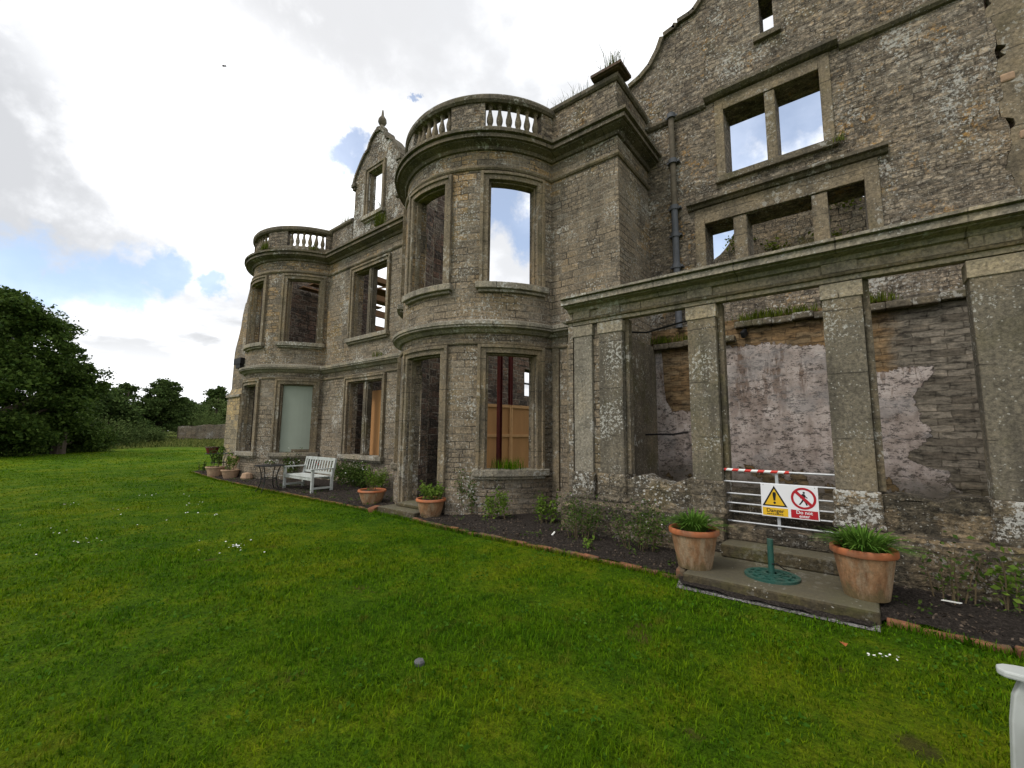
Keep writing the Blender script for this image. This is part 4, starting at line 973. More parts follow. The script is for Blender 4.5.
# broad-leaved weeds in the turf
P = []; 
for _ in range(1100):
    r = math.sqrt(random.uniform(1.3**2, 10**2)); a = rad(random.uniform(-10, 112)); cx, cy = r*math.sin(a), r*math.cos(a)
    if cx > edge(cy)-.1: continue
    for _ in range(random.randint(4, 11)): P.append((cx+random.gauss(0, .05), cy+random.gauss(0, .05), random.uniform(.015, .045)))
V, Fq = leaves(np.array(P), .030, .6, .6); o = mesh_np('lawn_weeds', V, Fq, 'weed'); stuff(o, 'clover and broad weed leaves scattered through the lawn', 'weeds')
# rough bank at the end of the lawn
n = 16000; x = RNG.uniform(-6, 24, n); y = RNG.uniform(47, 62, n); k = y > 46+.35*np.maximum(0, x-8)*0+3*np.sin(x*.7)*.5+ (16-x)*.25; x, y = x[k], y[k]
h = RNG.uniform(.08, .30, len(x))*(.6+.6*np.sin(x*1.1+y*.7)**2); B = np.stack([x, y, np.vectorize(gz)(x, y)], 1)
V, Fq = blades(B, h, RNG.uniform(.04, .09, len(x)), h*RNG.uniform(.2, .7, len(x))); stuff(mesh_np('rough_grass', V, Fq, 'rough_grass'), 'long rough grass on the bank at the end of the lawn', 'grass')

# daisies: small patches of white heads
DAISY = [(2.51, 7.0, .34, 26), (4.40, -.04, .13, 14), (1.26, 8.78, .45, 24), (1.07, 10.15, .35, 12), (2.04, 11.9, .4, 16), (3.26, 11.84, .35, 18), (3.01, 10.0, .4, 18), (2.09, 9.44, .4, 16), (.6, 11.0, .4, 9), (1.5, 13.5, .5, 12), (2.9, 14.2, .5, 12), (3.6, 13.6, .3, 8)]
dl = ['dense patch of white daisies on the open lawn left of the doorstep', 'little row of white daisies in the grass near the white bench arm', 'long streak of white daisies at the far left of the lawn', 'loose white daisies at the left edge of the photo']
allP = {}
for i, (cx, cy, s, n) in enumerate(DAISY):
    mb = MB()
    for _ in range(n if i < 2 else int(n*.5)):
        x, y = cx+random.gauss(0, s*.7)*random.random(), cy+random.gauss(0, s*.9)*random.random(); r = random.uniform(.006, .012) if cy < 3 else random.uniform(.008, .014); z = random.uniform(.03, .05)
        if i == 1: t_ = random.random(); x, y = 4.36+.10*t_+random.gauss(0, .022), .06-.20*t_+random.gauss(0, .03)
        tl = Vector((random.gauss(0, .25), random.gauss(0, .25), 1)).normalized(); u = tl.orthogonal().normalized(); w = tl.cross(u); c = Vector((x, y, z))
        mb.face([c+(u*math.cos(2*PI*k/8)+w*math.sin(2*PI*k/8))*r for k in range(8)])
    o = mb.build('daisy_patch', 'petal', weld=False)
    lab = {0: 'dense patch of white daisies alone on the open lawn below the far bench', 1: 'short row of white daisies in the grass near the corner of the white bench'}.get(i, 'small scatter of white daisies on the far lawn left of the house')
    tag(o, lab, 'daisies', 'daisy patches on the lawn' if i > 1 else None)
yy = RNG.uniform(-3, 20.5, 9000); xx = np.interp(yy, EY, EX)+.06+RNG.uniform(0, 1, len(yy))**1.4*1.5
kk = ~((yy > -.15) & (yy < 1.7) & (xx < 6.4)) & ~((yy > 6.7) & (yy < 8.0)); yy, xx = yy[kk], xx[kk]
zz_ = .085+.02*np.sin(xx*7+yy*3)*np.sin(yy*5.1)+.012*np.sin(yy*17+xx*11)
V, Fq = leaves(np.stack([xx, yy, zz_], 1), .022+.02*RNG.uniform(0, 1, len(xx))**3, .7, .3); stuff(mesh_np('soil_crumbs', V, Fq, 'crumbs'), 'soil crumbs and leaf litter on the flower bed', 'soil')
P = []
for _ in range(120):
    y0 = random.uniform(-2.5, 20); x0 = edge(y0)+.08+random.random()**1.3*1.1
    if (-.1 < y0 < 1.75 and x0 < 6.4) or 6.6 < y0 < 8.1: continue
    for _ in range(random.randint(4, 12)): P.append((x0+random.gauss(0, .05), y0+random.gauss(0, .06), random.uniform(.09, .16)))
V, Fq = leaves(np.array(P), .04, .55, .5); stuff(mesh_np('bed_weeds', V, Fq, 'bush'), 'small green weeds scattered over the flower bed', 'weeds')
# single things lying on the lawn
mb = MB(); mb.lathe((2.18, 2.58, .0), [(.001, .0), (.036, .0), (.04, .02), (.03, .034), (.001, .038)], 6); o = mb.build('stone', 'slate'); tag(o, 'small grey stone lying alone on the lawn', 'stone')
mb = MB(); mb.face([(4.39, .20, .045), (4.425, .185, .06), (4.46, .215, .045), (4.42, .24, .062)]); mb.face([(4.39, .20, .043), (4.42, .24, .06), (4.46, .215, .043), (4.425, .185, .058)]); mb.face([(4.46, .215, .044), (4.49, .222, .05), (4.46, .219, .046)]); tag(mb.build('fallen_leaf', 'dead_leaf', weld=False), 'single orange dead leaf in the grass below the large right pot', 'leaf')
mb = MB(); mb.obox((5.9, -.62, .13), (5.98, -.50, .11), .035, .006); tag(mb.build('plant_label', 'petal'), 'white plant label lying in the dark soil right of the big pot', 'plant label')
mb = MB(); mb.obox((5.83, 3.86, .09), (5.87, 3.83, .14), .035, .012); tag(mb.build('plant_label', 'petal'), 'white plant label upright in the soil beneath the loggia corner', 'plant label')

# ------------------------------------------------------------------ plants
def strap_plant(c, n, h, spread, mat, label, cat='plant', name='strap_leaf_plant', group=None, seed=0):
    rng = np.random.default_rng(seed+100); V = []; F = []; k = 0
    for i in range(n):
        a = rng.uniform(0, 2*PI); L = h*rng.uniform(.6, 1.15); le = spread*rng.uniform(.15, 1.1); w = .016*rng.uniform(.7, 1.3)*(h/.25)**.5
        d = np.array([math.cos(a), math.sin(a), 0]); s = np.array([-math.sin(a), math.cos(a), 0]); b = np.array(c)+d*rng.uniform(0, spread*.45)
        st = []
        for j in range(6):
            t = j/5; p = b+d*le*t**1.3+np.array([0, 0, L*(1.5*t-.85*t*t*(.5+le/spread*.7))]); ww = w*(1-t**2.5)*.5+.0015
            st += [p-s*ww, p+s*ww]
        V += st
        for j in range(5): F.append([k+2*j, k+2*j+1, k+2*j+3, k+2*j+2])
        k += 12
    o = mesh_np(name, np.array(V), np.array(F), mat); return tag(o, label, cat, group)
def bush(c, r, n, size, mat, label, name='garden_shrub', cat='shrub', stems=7, flower=0, group=None, seed=0, fmat='petal', open_=.5):
    rng = np.random.default_rng(seed+50); t = thing(name, c, label, cat, group); mb = MB(); P = []
    c = np.array(c, float); r = np.array(r, float)
    for i in range(stems):
        a = rng.uniform(0, 2*PI); q = c+np.array([math.cos(a)*r[0]*rng.uniform(.2, .95), math.sin(a)*r[1]*rng.uniform(.2, .95), r[2]*rng.uniform(.6, 1.05)])
        c0 = c+(q-c)*np.array([.62, .62, 0]); mid = c0+(q-c0)*.5+np.array([0, 0, r[2]*.12]); mb.tube([c0+rng.normal(0, .02, 3)*[1, 1, 0], mid, q], [.007, .005, .003], 5)
        m = int(n/stems); tt = rng.uniform(.25, 1.05, m)[:, None]
        pts = c0+(q-c0)*tt+np.array([0, 0, r[2]*.12])*(1-np.abs(2*tt-1))+rng.normal(0, 1, (m, 3))*r*open_*.32
        pts[:, 2] = np.maximum(pts[:, 2], c[2]+.01); P.append(pts)
    mb.build('stem', 'stem', t); P = np.concatenate(P)
    V, F = leaves(P, size, .6, .35, rng); mesh_np('foliage', V, F, mat, t)
    if flower:
        q = P[rng.choice(len(P), flower)]+rng.normal(0, .02, (flower, 3)); q[:, 2] += .02
        V, F = leaves(q, .035, .9, .6, rng); mesh_np('blossom', V, F, fmat, t)
    return t
bush((7.2, 11.75, .05), (.42, 1.15, .66), 4200, .055, 'bush', 'leafy green shrub below the lower wing window right of the white bench', seed=1, stems=18, flower=70)
bush((7.3, 10.75, .05), (.35, .5, .5), 900, .05, 'bush_bright', 'lighter green shrub growing against the left foot of the nearer round bay', seed=2, stems=9)
bush((6.25, 6.05, .05), (.26, .36, .78), 800, .045, 'bush', 'pale flowering shrub against the bay wall right of the doorstep pot', seed=3, stems=8, flower=60)
bush((6.28, 5.35, .05), (.25, .36, .5), 520, .05, 'bush_bright', 'small rose bush under the sill of the lower bay window', seed=4, stems=6)
bush((6.55, 4.45, .05), (.25, .3, .45), 420, .055, 'bush_bright', 'low rose bush in the corner between round bay and loggia', seed=5, stems=5)
bush((5.98, 3.45, .05), (.25, .42, .55), 1200, .034, 'bush', 'wispy grey green shrub in front of the loggia corner plinth', seed=6, stems=12)
bush((5.95, 2.5, .05), (.25, .42, .58), 1300, .036, 'bush', 'wispy green shrub just left of the pot beside the entrance', seed=7, stems=12, flower=8)
bush((5.62, 3.1, .05), (.12, .12, .16), 40, .05, 'bush_bright', 'small bright seedling at the front of the soil bed', seed=8, stems=3)
bush((6.12, -.55, .05), (.22, .3, .55), 130, .05, 'bush', 'thin sparse rose with bare stems by the plinth right of the big pot', seed=9, stems=7)
bush((6.1, -1.0, .05), (.15, .3, .5), 120, .06, 'bush_bright', 'green climbing shoot against the dark plinth at the right edge', seed=10, stems=5)
bush((5.75, 19.9, .03), (.15, .2, .42), 90, .07, 'bush', 'dark seedling alone at the far end of the soil bed', seed=11, stems=4)
bush((6.9, 14.9, .05), (.3, .4, .75), 700, .06, 'bush', 'white flowering plant behind the iron table under the boarded window', seed=12, stems=9, flower=90)

# terracotta pots
def pot(c, R, H, label, mats=('terra', 'terra_rim'), group='terracotta pots along the flower bed', base=.68, name='terracotta_pot'):
    t = thing(name, c, label, 'flower pot', group)
    b = MB(); b.lathe(c, [(.001, 0), (R*base*.97, 0), (R*base, .015), (R*.80, H*.45), (R*.91, H*.84), (R*.91, H*.86)], 40); b.build('pot_body', mats[0], t, smooth=True)
    r = MB(); r.lathe(c, [(R*.905, H*.85), (R*.98, H*.86), (R*1.01, H*.885), (R*1.01, H*.97), (R*.985, H), (R*.90, H), (R*.87, H*.98), (R*.86, H*.88)], 40); r.build('pot_rim', mats[1], t, smooth=True)
    s = MB(); s.lathe(c, [(R*.865, H*.9), (R*.5, H*.93), (.001, H*.94)], 24); s.build('pot_soil', 'soil_pot', t)
    return t
pot((5.56, .06, .13), .265, .46, 'large terracotta pot right of the entrance, nearest the white bench arm')
strap_plant((5.56, .06, .53), 330, .25, .36, 'strap', 'fresh green strap leaved plant in the largest pot right of the entrance', seed=1)
pot((5.47, 1.62, .13), .275, .44, 'large terracotta pot on the left end of the entrance slab')
strap_plant((5.47, 1.62, .52), 280, .25, .32, 'strap', 'green strap leaved plant in the pot left of the warning sign', seed=2)
pot((5.72, 6.58, .04), .285, .36, 'terracotta pot just right of the round bay doorstep', base=.62)
bush((5.72, 6.58, .36), (.28, .28, .26), 700, .05, 'bush_bright', 'bushy green herb filling the pot by the doorstep', name='pot_plant', cat='plant', seed=21, stems=10)
pot((5.85, 8.74, .03), .31, .34, 'wide terracotta pot between doorstep and shrub below the wing window', base=.6)
bush((5.85, 8.74, .34), (.18, .2, .42), 240, .05, 'bush_bright', 'upright leafy plant in the wide pot left of the doorstep', name='pot_plant', cat='plant', seed=22, stems=8)
pot((5.74, 16.95, .03), .29, .32, 'broad weathered pot at the far end of the bed, nearer the table', base=.62, mats=('terra_pale', 'terra_pale'))
bush((5.74, 16.95, .32), (.26, .26, .5), 300, .07, 'bush_bright', 'leafy plant in the broad far pot nearer the iron table', name='pot_plant', cat='plant', seed=23, stems=8)
pot((5.66, 18.15, .03), .31, .36, 'broad weathered pot at the far end of the bed, leftmost of all', base=.72, mats=('terra_pale', 'terra_pale'))
bush((5.66, 18.15, .36), (.3, .3, .7), 320, .08, 'bush', 'taller leafy plant in the leftmost far pot', name='pot_plant', cat='plant', seed=24, stems=8)
# tall clay chimney pot and rough stone behind the far pots
c = (6.14, 17.45, .03); mb = MB(); mb.lathe(c, [(.001, 0), (.27, 0), (.27, .08), (.23, .12), (.215, .62), (.26, .66), (.26, .74), (.2, .74), (.19, .5)], 24)
tag(mb.build('chimney_pot', 'terra_pale', smooth=True), 'tall pinkish clay chimney pot standing behind the far pots', 'chimney pot')
mb = MB(); mb.lathe((5.95, 16.1, .02), [(.001, 0), (.16, 0), (.19, .1), (.14, .24), (.001, .28)], 9); tag(mb.build('stone', 'terra_pale'), 'pale lump of stone beside the far pots', 'stone')
# small iron tables
def table(c, R, label, scale=1):
    t = thing('garden_table', c, label, 'table'); b = MB(); b.lathe(c, [(.001, .70), (R, .70), (R, .725), (.001, .725)], 28); b.build('table_top', 'iron', t)
    for a in (40, 130, 220, 310):
        ca, sa = math.cos(rad(a)), math.sin(rad(a)); m = MB()
        m.tube([(c[0]+ca*R*q, c[1]+sa*R*q, c[2]+z) for q, z in ((.80, .70), (.62, .52), (.55, .36), (.66, .16), (.92, 0))], .014, 7); m.build('leg', 'iron', t, smooth=True)
    b = MB(); b.lathe((c[0], c[1], c[2]+.36), [(R*.53, -.01), (R*.57, -.01), (R*.57, .01), (R*.53, .01), (R*.53, -.01)], 20); b.build('brace_ring', 'iron', t)
    return t
table((5.35, 12.95, .0), .37, 'round black iron table with curved legs left of the white bench')
table((6.5, 20.5, .03), .5, 'dark iron table at the far end of the bed behind the leftmost pots')
pot((6.3, 20.75, .755), .26, .26, 'small dark red pot standing on the far table', mats=('red_steel', 'coping'), group=None, name='flower_pot')
bush((5.4, 13.05, .725), (.16, .2, .10), 90, .04, 'bush', 'small white flowering posy on the black iron table', name='table_posy', cat='plant', seed=31, stems=5, flower=14)
bush((6.62, 12.75, .64), (.06, .14, .07), 30, .04, 'bush', 'red flowered sprig resting near the left arm of the far white bench', name='flower_sprig', cat='flowers', seed=32, stems=4, flower=26, fmat='red_flower')

# white slatted bench
def bench(c, L=1.52, label='', group=None):
    """faces -X, length along Y"""
    x, y, z = c; t = thing('garden_bench', c, label, 'bench', group)
    for s in (-1, 1):
        yy = y+s*(L/2-.035)
        m = MB(); m.box(x-.30, x-.235, yy-.03, yy+.03, z, z+.62); m.build('front_leg', 'white_paint', t, bevel=.004)
        m = MB(); m.obox((x+.27, yy, z), (x+.27, yy, z+.42), .06, .065, (1, 0, 0)); m.obox((x+.27, yy, z+.41), (x+.36, yy, z+.90), .06, .06, (1, 0, 0)); m.build('rear_leg', 'white_paint', t, bevel=.004)
        m = MB(); m.obox((x-.33, yy, z+.635), (x+.31, yy, z+.645), .085, .032); m.build('armrest', 'white_paint', t, bevel=.008)
        m = MB(); m.box(x-.234, x+.24, yy-.02, yy+.02, z+.12, z+.17); m.build('side_rail', 'white_paint', t, bevel=.003)
    m = MB()
    for k in range(5): m.box(x-.30+k*.112, x-.30+k*.112+.095, y-L/2+.06, y+L/2-.06, z+.415, z+.44)
    m.box(x-.29, x-.25, y-L/2+.06, y+L/2-.06, z+.345, z+.414); m.box(x+.235, x+.275, y-L/2+.06, y+L/2-.06, z+.345, z+.414)
    m.build('seat', 'white_paint', t, bevel=.004)
    m = MB(); m.obox((x+.355, y-L/2+.06, z+.87), (x+.355, y+L/2-.06, z+.87), .035, .085); m.obox((x+.29, y-L/2+.06, z+.50), (x+.29, y+L/2-.06, z+.50), .032, .06); m.build('back_rail', 'white_paint', t, bevel=.005)
    m = MB(); n = 11
    for k in range(n):
        q = y-L/2+.11+(L-.22)*k/(n-1); m.obox((x+.292, q, z+.515), (x+.353, q, z+.845), .018, .055, (0, 1, 0))
    m.build('back_slats', 'white_paint', t, bevel=.003)
    return t
bench((6.02, 12.1, .03), 1.66, 'white slatted wooden bench facing the lawn below the wing windows')
# nearer white bench: only its arm, side board and seat corner reach into the picture
t = thing('garden_bench', (2.35, -.75, 0), 'white bench at the bottom right corner, only its arm in view', 'bench')
A0 = Vector((2.97, -.36, .615)); bx = Vector((-1, -.10, 0)).normalized(); by = Vector((-.10, 1, 0)).normalized()
def bpnt(a, b, z): return tuple(Vector((2.985, -.435, 0))+bx*a+by*b+Vector((0, 0, z)))
def slab_poly(mb, poly, z0, z1):
    T = [bpnt(a, b, z1) for a, b in poly]; Bt = [bpnt(a, b, z0) for a, b in poly]; n = len(poly); mb.face(T); mb.face(Bt[::-1])
    for i in range(n): mb.face([Bt[i], Bt[(i+1) % n], T[(i+1) % n], T[i]])
for nm, a0 in (('armrest', 0.), ('armrest', 1.42)):
    mb = MB(); slab_poly(mb, [(a0-.055, -.55), (a0-.055, -.04), (a0-.045, .0), (a0-.02, .028), (a0+.02, .035), (a0+.05, .02), (a0+.06, -.03), (a0+.06, -.55)], .611, .64); mb.build(nm, 'white_plastic', t, bevel=.008)
for a0 in (0., 1.42):
    mb = MB()
    P = [(.03, .0), (.015, .25), (.005, .42), (-.01, .53), (-.04, .61), (-.45, .61), (-.44, .0)]
    F = [bpnt(a0-.02, b, z) for b, z in P]; K = [bpnt(a0+.02, b, z) for b, z in P]
    mb.face(F); mb.face(K[::-1])
    for i in range(7): mb.face([F[i], K[i], K[(i+1) % 7], F[(i+1) % 7]])
    mb.build('side_panel', 'white_plastic', t, bevel=.006)
mb = MB(); slab_poly(mb, [(.021, -.5), (.021, -.035), (1.399, -.035), (1.399, -.5)], .39, .42); mb.build('seat', 'white_plastic', t, bevel=.008)
mb = MB(); slab_poly(mb, [(-.05, -.56), (-.05, -.53), (1.47, -.53), (1.47, -.56)], .0, .88); mb.build('backrest', 'white_plastic', t, bevel=.008)

# ------------------------------------------------------------------ gate, tape, sign, parasol foot
gate = thing('metal_gate', (6.44, .88, .45), 'low galvanised bar gate closing the middle opening of the loggia', 'gate')
for k, z in enumerate((1.193, 1.036, .878, .752, .640, .513, .411)):
    mb = MB(); mb.tube([(6.58, 1.53, z), (6.58, .275, z)], .011 if k else .014, 8); mb.build('bar', 'galv', gate, smooth=True)
mb = MB(); mb.box(6.588, 6.604, .875, .91, .40, 1.20); mb.build('upright', 'galv', gate)
mb = MB(); mb.tube([(6.58, 1.51, 1.193), (6.577, 1.2, 1.19), (6.58, .75, 1.193)], .019, 8); tag(mb.build('barrier_tape', 'tape', smooth=True), 'red and white striped tape wound along the top bar of the gate', 'tape')
sign = thing('warning_sign', (6.44, .755, .85), 'white sign with yellow danger triangle and red no entry symbol hung on the gate', 'sign')
SX, SY0, SZ0, SWD, SHT = 6.56, 1.075, .63, .615, .407
def sp(u, v, lift=0): return (SX-.006-lift, SY0-u*SWD, SZ0+v*SHT+(0)*u)
def spoly(mb, P, lift, th=.0012):
    F = [sp(u, v, lift+th) for u, v in P]; mb.face(F)
    Bk = [sp(u, v, lift) for u, v in P]
    for i in range(len(P)): mb.face([F[i], Bk[i], Bk[(i+1) % len(P)], F[(i+1) % len(P)]])
mb = MB(); mb.box(SX-.005, SX, SY0-SWD, SY0, SZ0, SZ0+SHT); mb.build('panel', 'sign_white', sign, bevel=.001)
mb = MB(); spoly(mb, [(.02, .03), (.475, .03), (.475, .275), (.02, .275)], 0); mb.build('yellow_strip', 'sign_yellow', sign, weld=False)
mb = MB(); spoly(mb, [(.525, .03), (.98, .03), (.98, .275), (.525, .275)], 0); mb.build('red_strip', 'sign_red', sign, weld=False)
mb = MB(); spoly(mb, [(.02, .32), (.47, .32), (.245, .955)], 0); mb.build('triangle_border', 'sign_black', sign, weld=False)
mb = MB(); spoly(mb, [(.068, .36), (.422, .36), (.245, .86)], .0014); mb.build('triangle_field', 'sign_yellow', sign, weld=False)
mb = MB(); spoly(mb, [(.228, .50), (.262, .50), (.277, .70), (.270, .755), (.22, .755), (.213, .70)], .0028)
spoly(mb, [(.245+.024*math.cos(a), .43+.036*math.sin(a)) for a in [2*PI*k/14 for k in range(14)]], .0028); mb.build('exclamation_mark', 'sign_black', sign, weld=False)
cxs, cys, ru, rv = .752, .63, .215, .325
mb = MB(); N = 40
for k in range(N):
    a, b = 2*PI*k/N, 2*PI*(k+1)/N
    spoly(mb, [(cxs+ru*math.cos(a), cys+rv*math.sin(a)), (cxs+ru*math.cos(b), cys+rv*math.sin(b)), (cxs+ru*.80*math.cos(b), cys+rv*.80*math.sin(b)), (cxs+ru*.80*math.cos(a), cys+rv*.80*math.sin(a))], .0)
mb.build('prohibition_ring', 'sign_red', sign, weld=False)
mb = MB()
spoly(mb, [(cxs+.012+.020*math.cos(2*PI*k/12), .805+.031*math.sin(2*PI*k/12)) for k in range(12)], .0)
spoly(mb, [(.735, .765), (.775, .765), (.795, .70), (.825, .655), (.815, .64), (.78, .675), (.772, .60), (.735, .60), (.728, .68), (.705, .625), (.692, .635), (.712, .72)], .0)
spoly(mb, [(.735, .605), (.772, .605), (.80, .52), (.82, .43), (.795, .425), (.775, .51), (.752, .56), (.725, .50), (.69, .43), (.668, .44), (.705, .52)], .0); mb.build('walking_figure', 'sign_black', sign, weld=False)
mb = MB(); c45, s45 = .707, .707; hb = .028
spoly(mb, [(cxs-ru*.9*c45-.02, cys+rv*.9*s45-.03), (cxs-ru*.9*c45+.02, cys+rv*.9*s45+.03), (cxs+ru*.9*c45+.02, cys-rv*.9*s45+.03), (cxs+ru*.9*c45-.02, cys-rv*.9*s45-.03)], .0014); mb.build('prohibition_bar', 'sign_red', sign, weld=False)
def lettering(text, u, v, size, mat, name='lettering'):
    cu = bpy.data.curves.new('lettering', 'FONT'); cu.body = text; cu.size = size; cu.align_x = 'CENTER'; cu.align_y = 'CENTER'; cu.extrude = .0006; cu.offset = .0009
    ob = bpy.data.objects.new('tmp', cu); COL.objects.link(ob); bpy.context.view_layer.update()
    me = bpy.data.meshes.new_from_object(ob.evaluated_get(bpy.context.evaluated_depsgraph_get())); bpy.data.objects.remove(ob)
    me.transform(Matrix.Translation(sp(u, v, .0022)) @ Matrix(((0, 0, -1, 0), (-1, 0, 0, 0), (0, 1, 0, 0), (0, 0, 0, 1)))); me.materials.clear(); me.materials.append(MAT[mat])
    o = bpy.data.objects.new(name, me); COL.objects.link(o); attach(o, sign); return o
lettering('Danger', .2475, .185, .066, 'sign_black'); lettering('Do not', .7525, .205, .058, 'sign_white'); lettering('enter', .7525, .095, .050, 'sign_white')
mb = MB()
for k in range(9): spoly(mb, [(.10+k*.033, .065), (.10+k*.033+.024, .065), (.10+k*.033+.024, .095), (.10+k*.033, .095)], .0012)
mb.build('small_print', 'sign_black', sign, weld=False)
mb = MB()
for u in (.05, .95): mb.tube([(SX-.008, SY0-u*SWD, SZ0+SHT-.015), (6.58, SY0-u*SWD, 1.036)], .004, 5)
mb.build('cable_tie', 'sign_black', sign)

ps = thing('parasol_foot', (5.62, .86, .13), 'round green cast iron parasol foot with upright tube on the entrance slab', 'parasol base')
mb = MB(); cc = (5.62, .86, .13)
mb.lathe(cc, [(.055, .0), (.055, .045), (.09, .045), (.09, .022), (.10, .022)], 32)
for r0, r1, h in ((.09, .11, .034), (.165, .185, .03), (.225, .265, .024)):
    mb.lathe(cc, [(r0, .0), (r0, h), (r1, h), (r1, .0)], 40)
for k in range(10):
    a = 2*PI*k/10; mb.obox((cc[0]+.1*math.cos(a), cc[1]+.1*math.sin(a), cc[2]+.016), (cc[0]+.24*math.cos(a+.25), cc[1]+.24*math.sin(a+.25), cc[2]+.012), .05, .022)
mb.build('base_plate', 'green_iron', ps)
mb = MB(); mb.tube([(5.62, .86, .15), (5.62, .86, .53)], .030, 16); mb.build('tube', 'green_iron', ps, smooth=True)
mb = MB(); mb.tube([(5.6, .86, .27), (5.57, .80, .29), (5.6, .74, .24), (5.72, .70, .2)], .006, 6); mb.build('clamp_screw', 'iron', ps, smooth=True)

# ------------------------------------------------------------------ plants growing on the ruin
def tufts(c, r, n, h, mat, label, name='wall_grass', seed=0, w=.010, group='plants growing on the wall tops'):
    rng = np.random.default_rng(seed+900); B = np.array(c)+rng.normal(0, 1, (n, 3))*np.array(r)*.5; B[:, 2] = c[2]
    hh = h*rng.uniform(.35, 1.1, n); V, F = blades(B, hh, w*rng.uniform(.6, 1.4, n), hh*rng.uniform(.1, .6, n), rng); return tag(mesh_np(name, V, F, mat), label, 'wall plant', group)
tufts((7.8, 4.5, 8.93), (.2, .55, 0), 150, .45, 'rough_grass', 'dry grass stalks on the parapet right of the nearer balustrade', seed=1)
tufts((7.75, 3.6, 9.18), (.2, .2, 0), 160, .55, 'rough_grass', 'tuft of grass on the brown corner block of the parapet', seed=2)
tufts((7.8, 13.9, 8.93), (.15, .4, 0), 170, .5, 'rough_grass', 'thin grass on the parapet left of the dormer gable', seed=3)
tufts((7.45, 11.35, 8.10), (.12, .3, 0), 160, .5, 'moss', 'bright green tuft on the cornice at the foot of the dormer window', seed=4, w=.012)
tufts((8.1, 12.0, 8.75), (.1, .25, 0), 150, .8, 'bush_bright', 'weeds growing inside the dormer window', seed=5, w=.02)
tufts((5.98, 16.2, 8.1), (.08, .25, 0), 120, .3, 'moss', 'moss and grass at the left foot of the far balustrade', seed=6, w=.012)
tufts((7.1, 14.85, 8.1), (.15, .2, 0), 80, .25, 'moss', 'moss at the right foot of the far balustrade', seed=7, w=.012)
tufts((6.85, 5.55, .95), (.28, .35, 0), 260, .26, 'grass', 'green grass growing on the inner sill of the lower bay window', seed=8, w=.008)
for i, y in enumerate((3.2, 2.6, 1.45, 1.2, .75, -.3)):
    tufts((XG-.10, y, 3.86 if y < 1.9 else 3.62), (.06, .3, 0), 130, .2, 'moss', 'mossy growth on the ledge inside the roofless loggia', seed=20+i, w=.014, group='moss on the loggia ledge')
tufts((7.5, 11.25, 3.93), (.1, .25, 0), 80, .22, 'moss', 'green tuft on the string course below the upper wing window', seed=30, w=.01)
tufts((XG-.08, .0, 6.86), (.06, .12, 0), 60, .16, 'moss', 'moss tuft at the right end of the two light window sill', seed=31, w=.01)
rngb = np.random.default_rng(77)
for i, (y, z, s) in enumerate(((1.6, 7.0, .3), (.4, 7.0, .35), (2.5, 7.45, .4), (-.1, 7.9, .5), (.3, 6.55, .3))):
    P = np.array([13.9, y, z])+rngb.normal(0, 1, (110, 3))*np.array([.08, s*.5, s*.35]); V, F = leaves(P, .10, .6, .2, rngb)
    tag(mesh_np('wall_plant', V, F, 'moss'), 'green clump growing on the rubble wall behind the small windows', 'wall plant', 'clumps on the rear rubble wall')

# ------------------------------------------------------------------ garden wall, trees, bird
mb = MB(); wall(mb, lambda u, z, w=0: (14.8+u, 60+w-u*.12, gz(14.8+u, 60)+z), 0, 14, -.3, 1.95, th=.5, du=.4, top=lambda u: 1.45+.35*min(1, u/4)+.05*math.sin(u*3)); tag(mb.build('garden_wall', 'ashlar'), 'long grey stone garden wall beyond the end of the lawn', 'wall')
def tree(base, H, lobes, n, size, mat, label, trunk_r=.35, seed=0, name='broadleaf_tree', group='trees beyond the lawn'):
    rng = np.random.default_rng(seed+300); t = thing(name, base, label, 'tree', group); b = Vector(base); m = MB()
    m.tube([b-Vector((0, 0, .3)), b+Vector((.1, .1, H*.25)), b+Vector((.0, .2, H*.55)), b+Vector((.1, 0, H*.85))], [trunk_r*1.3, trunk_r, trunk_r*.6, trunk_r*.15], 9)
    for (lx, ly, lz, r) in lobes[:14]:
        p0 = b+Vector((0, .1, lz*.45)); p1 = b+Vector((lx, ly, lz)); m.tube([p0, (p0+p1)/2+Vector((0, 0, -.15*r)), p1], [trunk_r*.45, trunk_r*.25, trunk_r*.06], 6)
    m.build('trunk', 'bark', t); P = []; vol = np.array([l[3]**2 for l in lobes]); vol = vol/vol.sum()
    for (lx, ly, lz, r), q in zip(lobes, vol):
        # sub-clumps on each lobe, leaves round each clump
        nc = max(5, int(14*r)); dirs = rng.normal(size=(nc, 3)); dirs /= np.linalg.norm(dirs, axis=1, keepdims=True)
        cs = np.array(base)+np.array([lx, ly, lz])+dirs*r*rng.uniform(.45, 1.05, (nc, 1))*np.array([1, 1, .8])
        k = int(n*q/nc)
        for c in cs: P.append(c+rng.normal(0, 1, (k, 3))*r*rng.uniform(.13, .26)*np.array([1.2, 1.2, .7]))
    P = np.concatenate(P); V, F = leaves(P, size, .62, .3, rng); mesh_np('crown', V, F, mat, t); return t
def lobes(rx, ry, z0, z1, k, r0, r1, seed, lean=(0, 0)):
    rng = np.random.default_rng(seed); out = []
    for i in range(k):
        t = (i+.5)/k; z = z0+(z1-z0)*t; s = math.sin(PI*min(1, .18+.80*t))**.7; a = rng.uniform(0, 2*PI); q = rng.uniform(.25, 1)**.5
        r = rng.uniform(r0, r1)*(1-.35*t); out.append((math.cos(a)*rx*s*q+lean[0]*t, math.sin(a)*ry*s*q+lean[1]*t, z, r))
    return out
tree((.3, 40.5, 0), 11, lobes(4.2, 4, 1.2, 9.9, 32, 1.2, 1.9, 1), 60000, .21, 'tree_a', 'tall dark broadleaf tree filling the left edge, nearest of the trees', .45, 1)
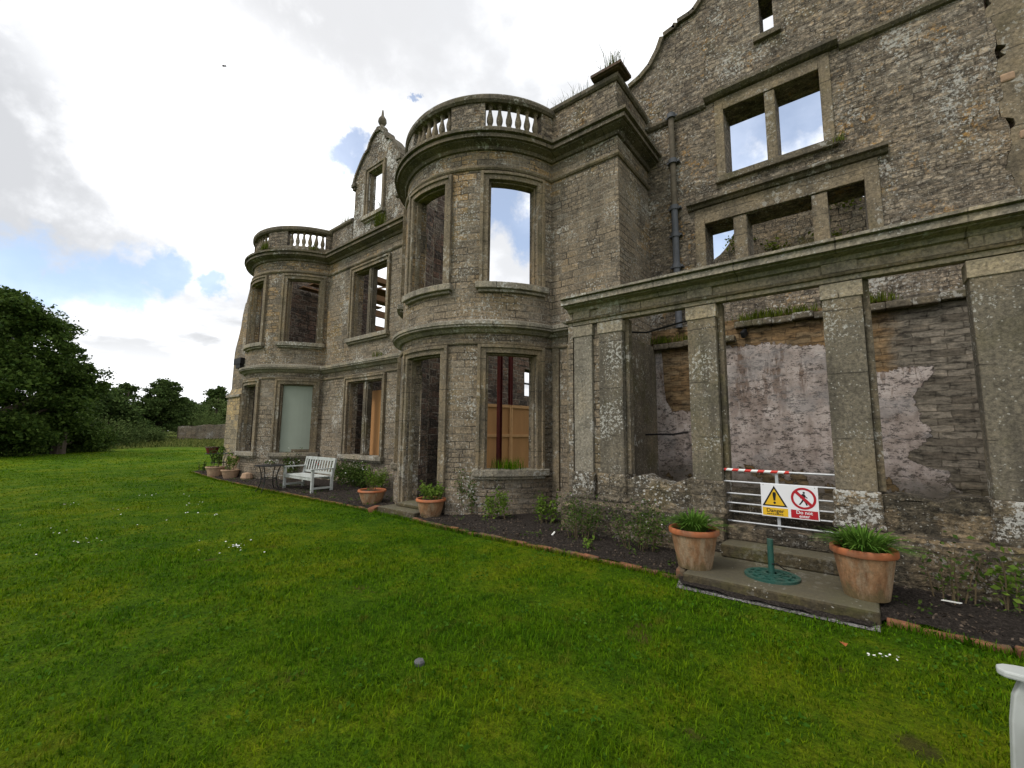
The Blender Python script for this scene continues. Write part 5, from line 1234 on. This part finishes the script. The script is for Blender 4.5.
tree((3.9, 42.5, 0), 8.0, lobes(2.2, 3, .8, 7.1, 20, .9, 1.4, 2), 32000, .20, 'tree_a', 'rounded dark tree right against the tall left edge tree', .3, 2)
tree((-7.0, 41, 0), 10, lobes(4, 4, 1, 8.5, 22, 1.2, 1.8, 22), 10000, .36, 'tree_a', 'dark tree standing beyond the left edge of the picture', .4, 12)
tree((7.2, 55, .3), 5.6, lobes(3.0, 2.5, .6, 5.2, 16, 1.0, 1.5, 3), 20000, .24, 'tree_b', 'low dark tree in the middle of the tree line', .3, 3)
tree((10.4, 62, .5), 6.3, lobes(2.4, 2.5, .8, 5.9, 15, 1.0, 1.5, 4), 20000, .25, 'tree_b', 'dark tree with an uneven top left of the round headed tree', .3, 4)
tree((14.0, 64, .8), 7.2, lobes(2.5, 2.4, 1.8, 6.3, 18, .9, 1.5, 5), 24000, .24, 'tree_b', 'round headed tree standing clear above the garden wall', .3, 5)
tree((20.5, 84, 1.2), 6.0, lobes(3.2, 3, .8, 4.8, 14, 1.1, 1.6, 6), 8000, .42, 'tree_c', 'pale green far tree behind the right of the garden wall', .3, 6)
tree((26.0, 84, 1.2), 8.2, lobes(3.0, 3, 1.2, 7.2, 16, 1.2, 1.8, 7), 9000, .42, 'tree_b', 'dark far tree beside the left corner of the house', .35, 7)
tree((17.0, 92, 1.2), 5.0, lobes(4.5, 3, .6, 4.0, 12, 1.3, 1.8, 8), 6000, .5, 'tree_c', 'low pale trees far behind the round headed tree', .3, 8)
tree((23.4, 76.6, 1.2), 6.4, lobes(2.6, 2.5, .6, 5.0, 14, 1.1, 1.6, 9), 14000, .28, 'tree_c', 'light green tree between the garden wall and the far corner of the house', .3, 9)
tree((18.6, 74, 1.2), 6.2, lobes(3.0, 2.5, .6, 4.6, 14, 1.1, 1.6, 10), 14000, .28, 'tree_b', 'dark spreading tree directly behind the left end of the garden wall', .3, 10)
for i, (x, y, r, h) in enumerate(((-4.0, 38.0, 1.6, 1.3), (1.8, 41, 1.5, 1.2), (5.6, 44.5, 1.4, 1.2), (4.6, 47, 1.8, 1.6), (9.2, 55, 1.8, 1.6), (12.0, 57, 1.2, 1.0), (7.4, 50.5, 2.0, 1.9), (13.5, 66, 2.6, 2.4), (20.0, 70, 3.0, 2.8))):
    bush((x, y, gz(x, y)), (r, r*.8, h), 4200, .15, 'tree_a' if i < 4 else 'tree_c', ['dark low scrub at the left edge beneath the tallest tree', 'dark scrub beneath the two nearest trees', 'dark scrub under the right side of the rounded tree', 'dense dark bush between the rounded tree and the tree line', 'pale green bush on the rough bank', 'small pale bush near the left end of the garden wall', 'mid green bush at the foot of the low dark tree', 'bushy undergrowth beneath the round headed tree', 'pale undergrowth showing above the garden wall'][i], name='scrub_bush', cat='bush', seed=60+i, stems=14, group=None, open_=.8)
mb = MB(); c = atp = Vector((0, 0, EYE))+view_dir(224, 66)*58
u = rt; mb.obox(c-u*.16, c+u*.2, .10, .09); mb.face([c-u*.05, c+u*.10, c+u*.02+Vector((.15, -.12, .22))]); mb.face([c-u*.05, c+u*.02+Vector((-.15, .12, .20)), c+u*.10]); mb.face([c+u*.2, c+u*.30+Vector((0, 0, .03)), c+u*.28-Vector((0, 0, .05))])
tag(mb.build('bird', 'bird', weld=False), 'small dark bird flying high in the cloudy sky', 'bird')
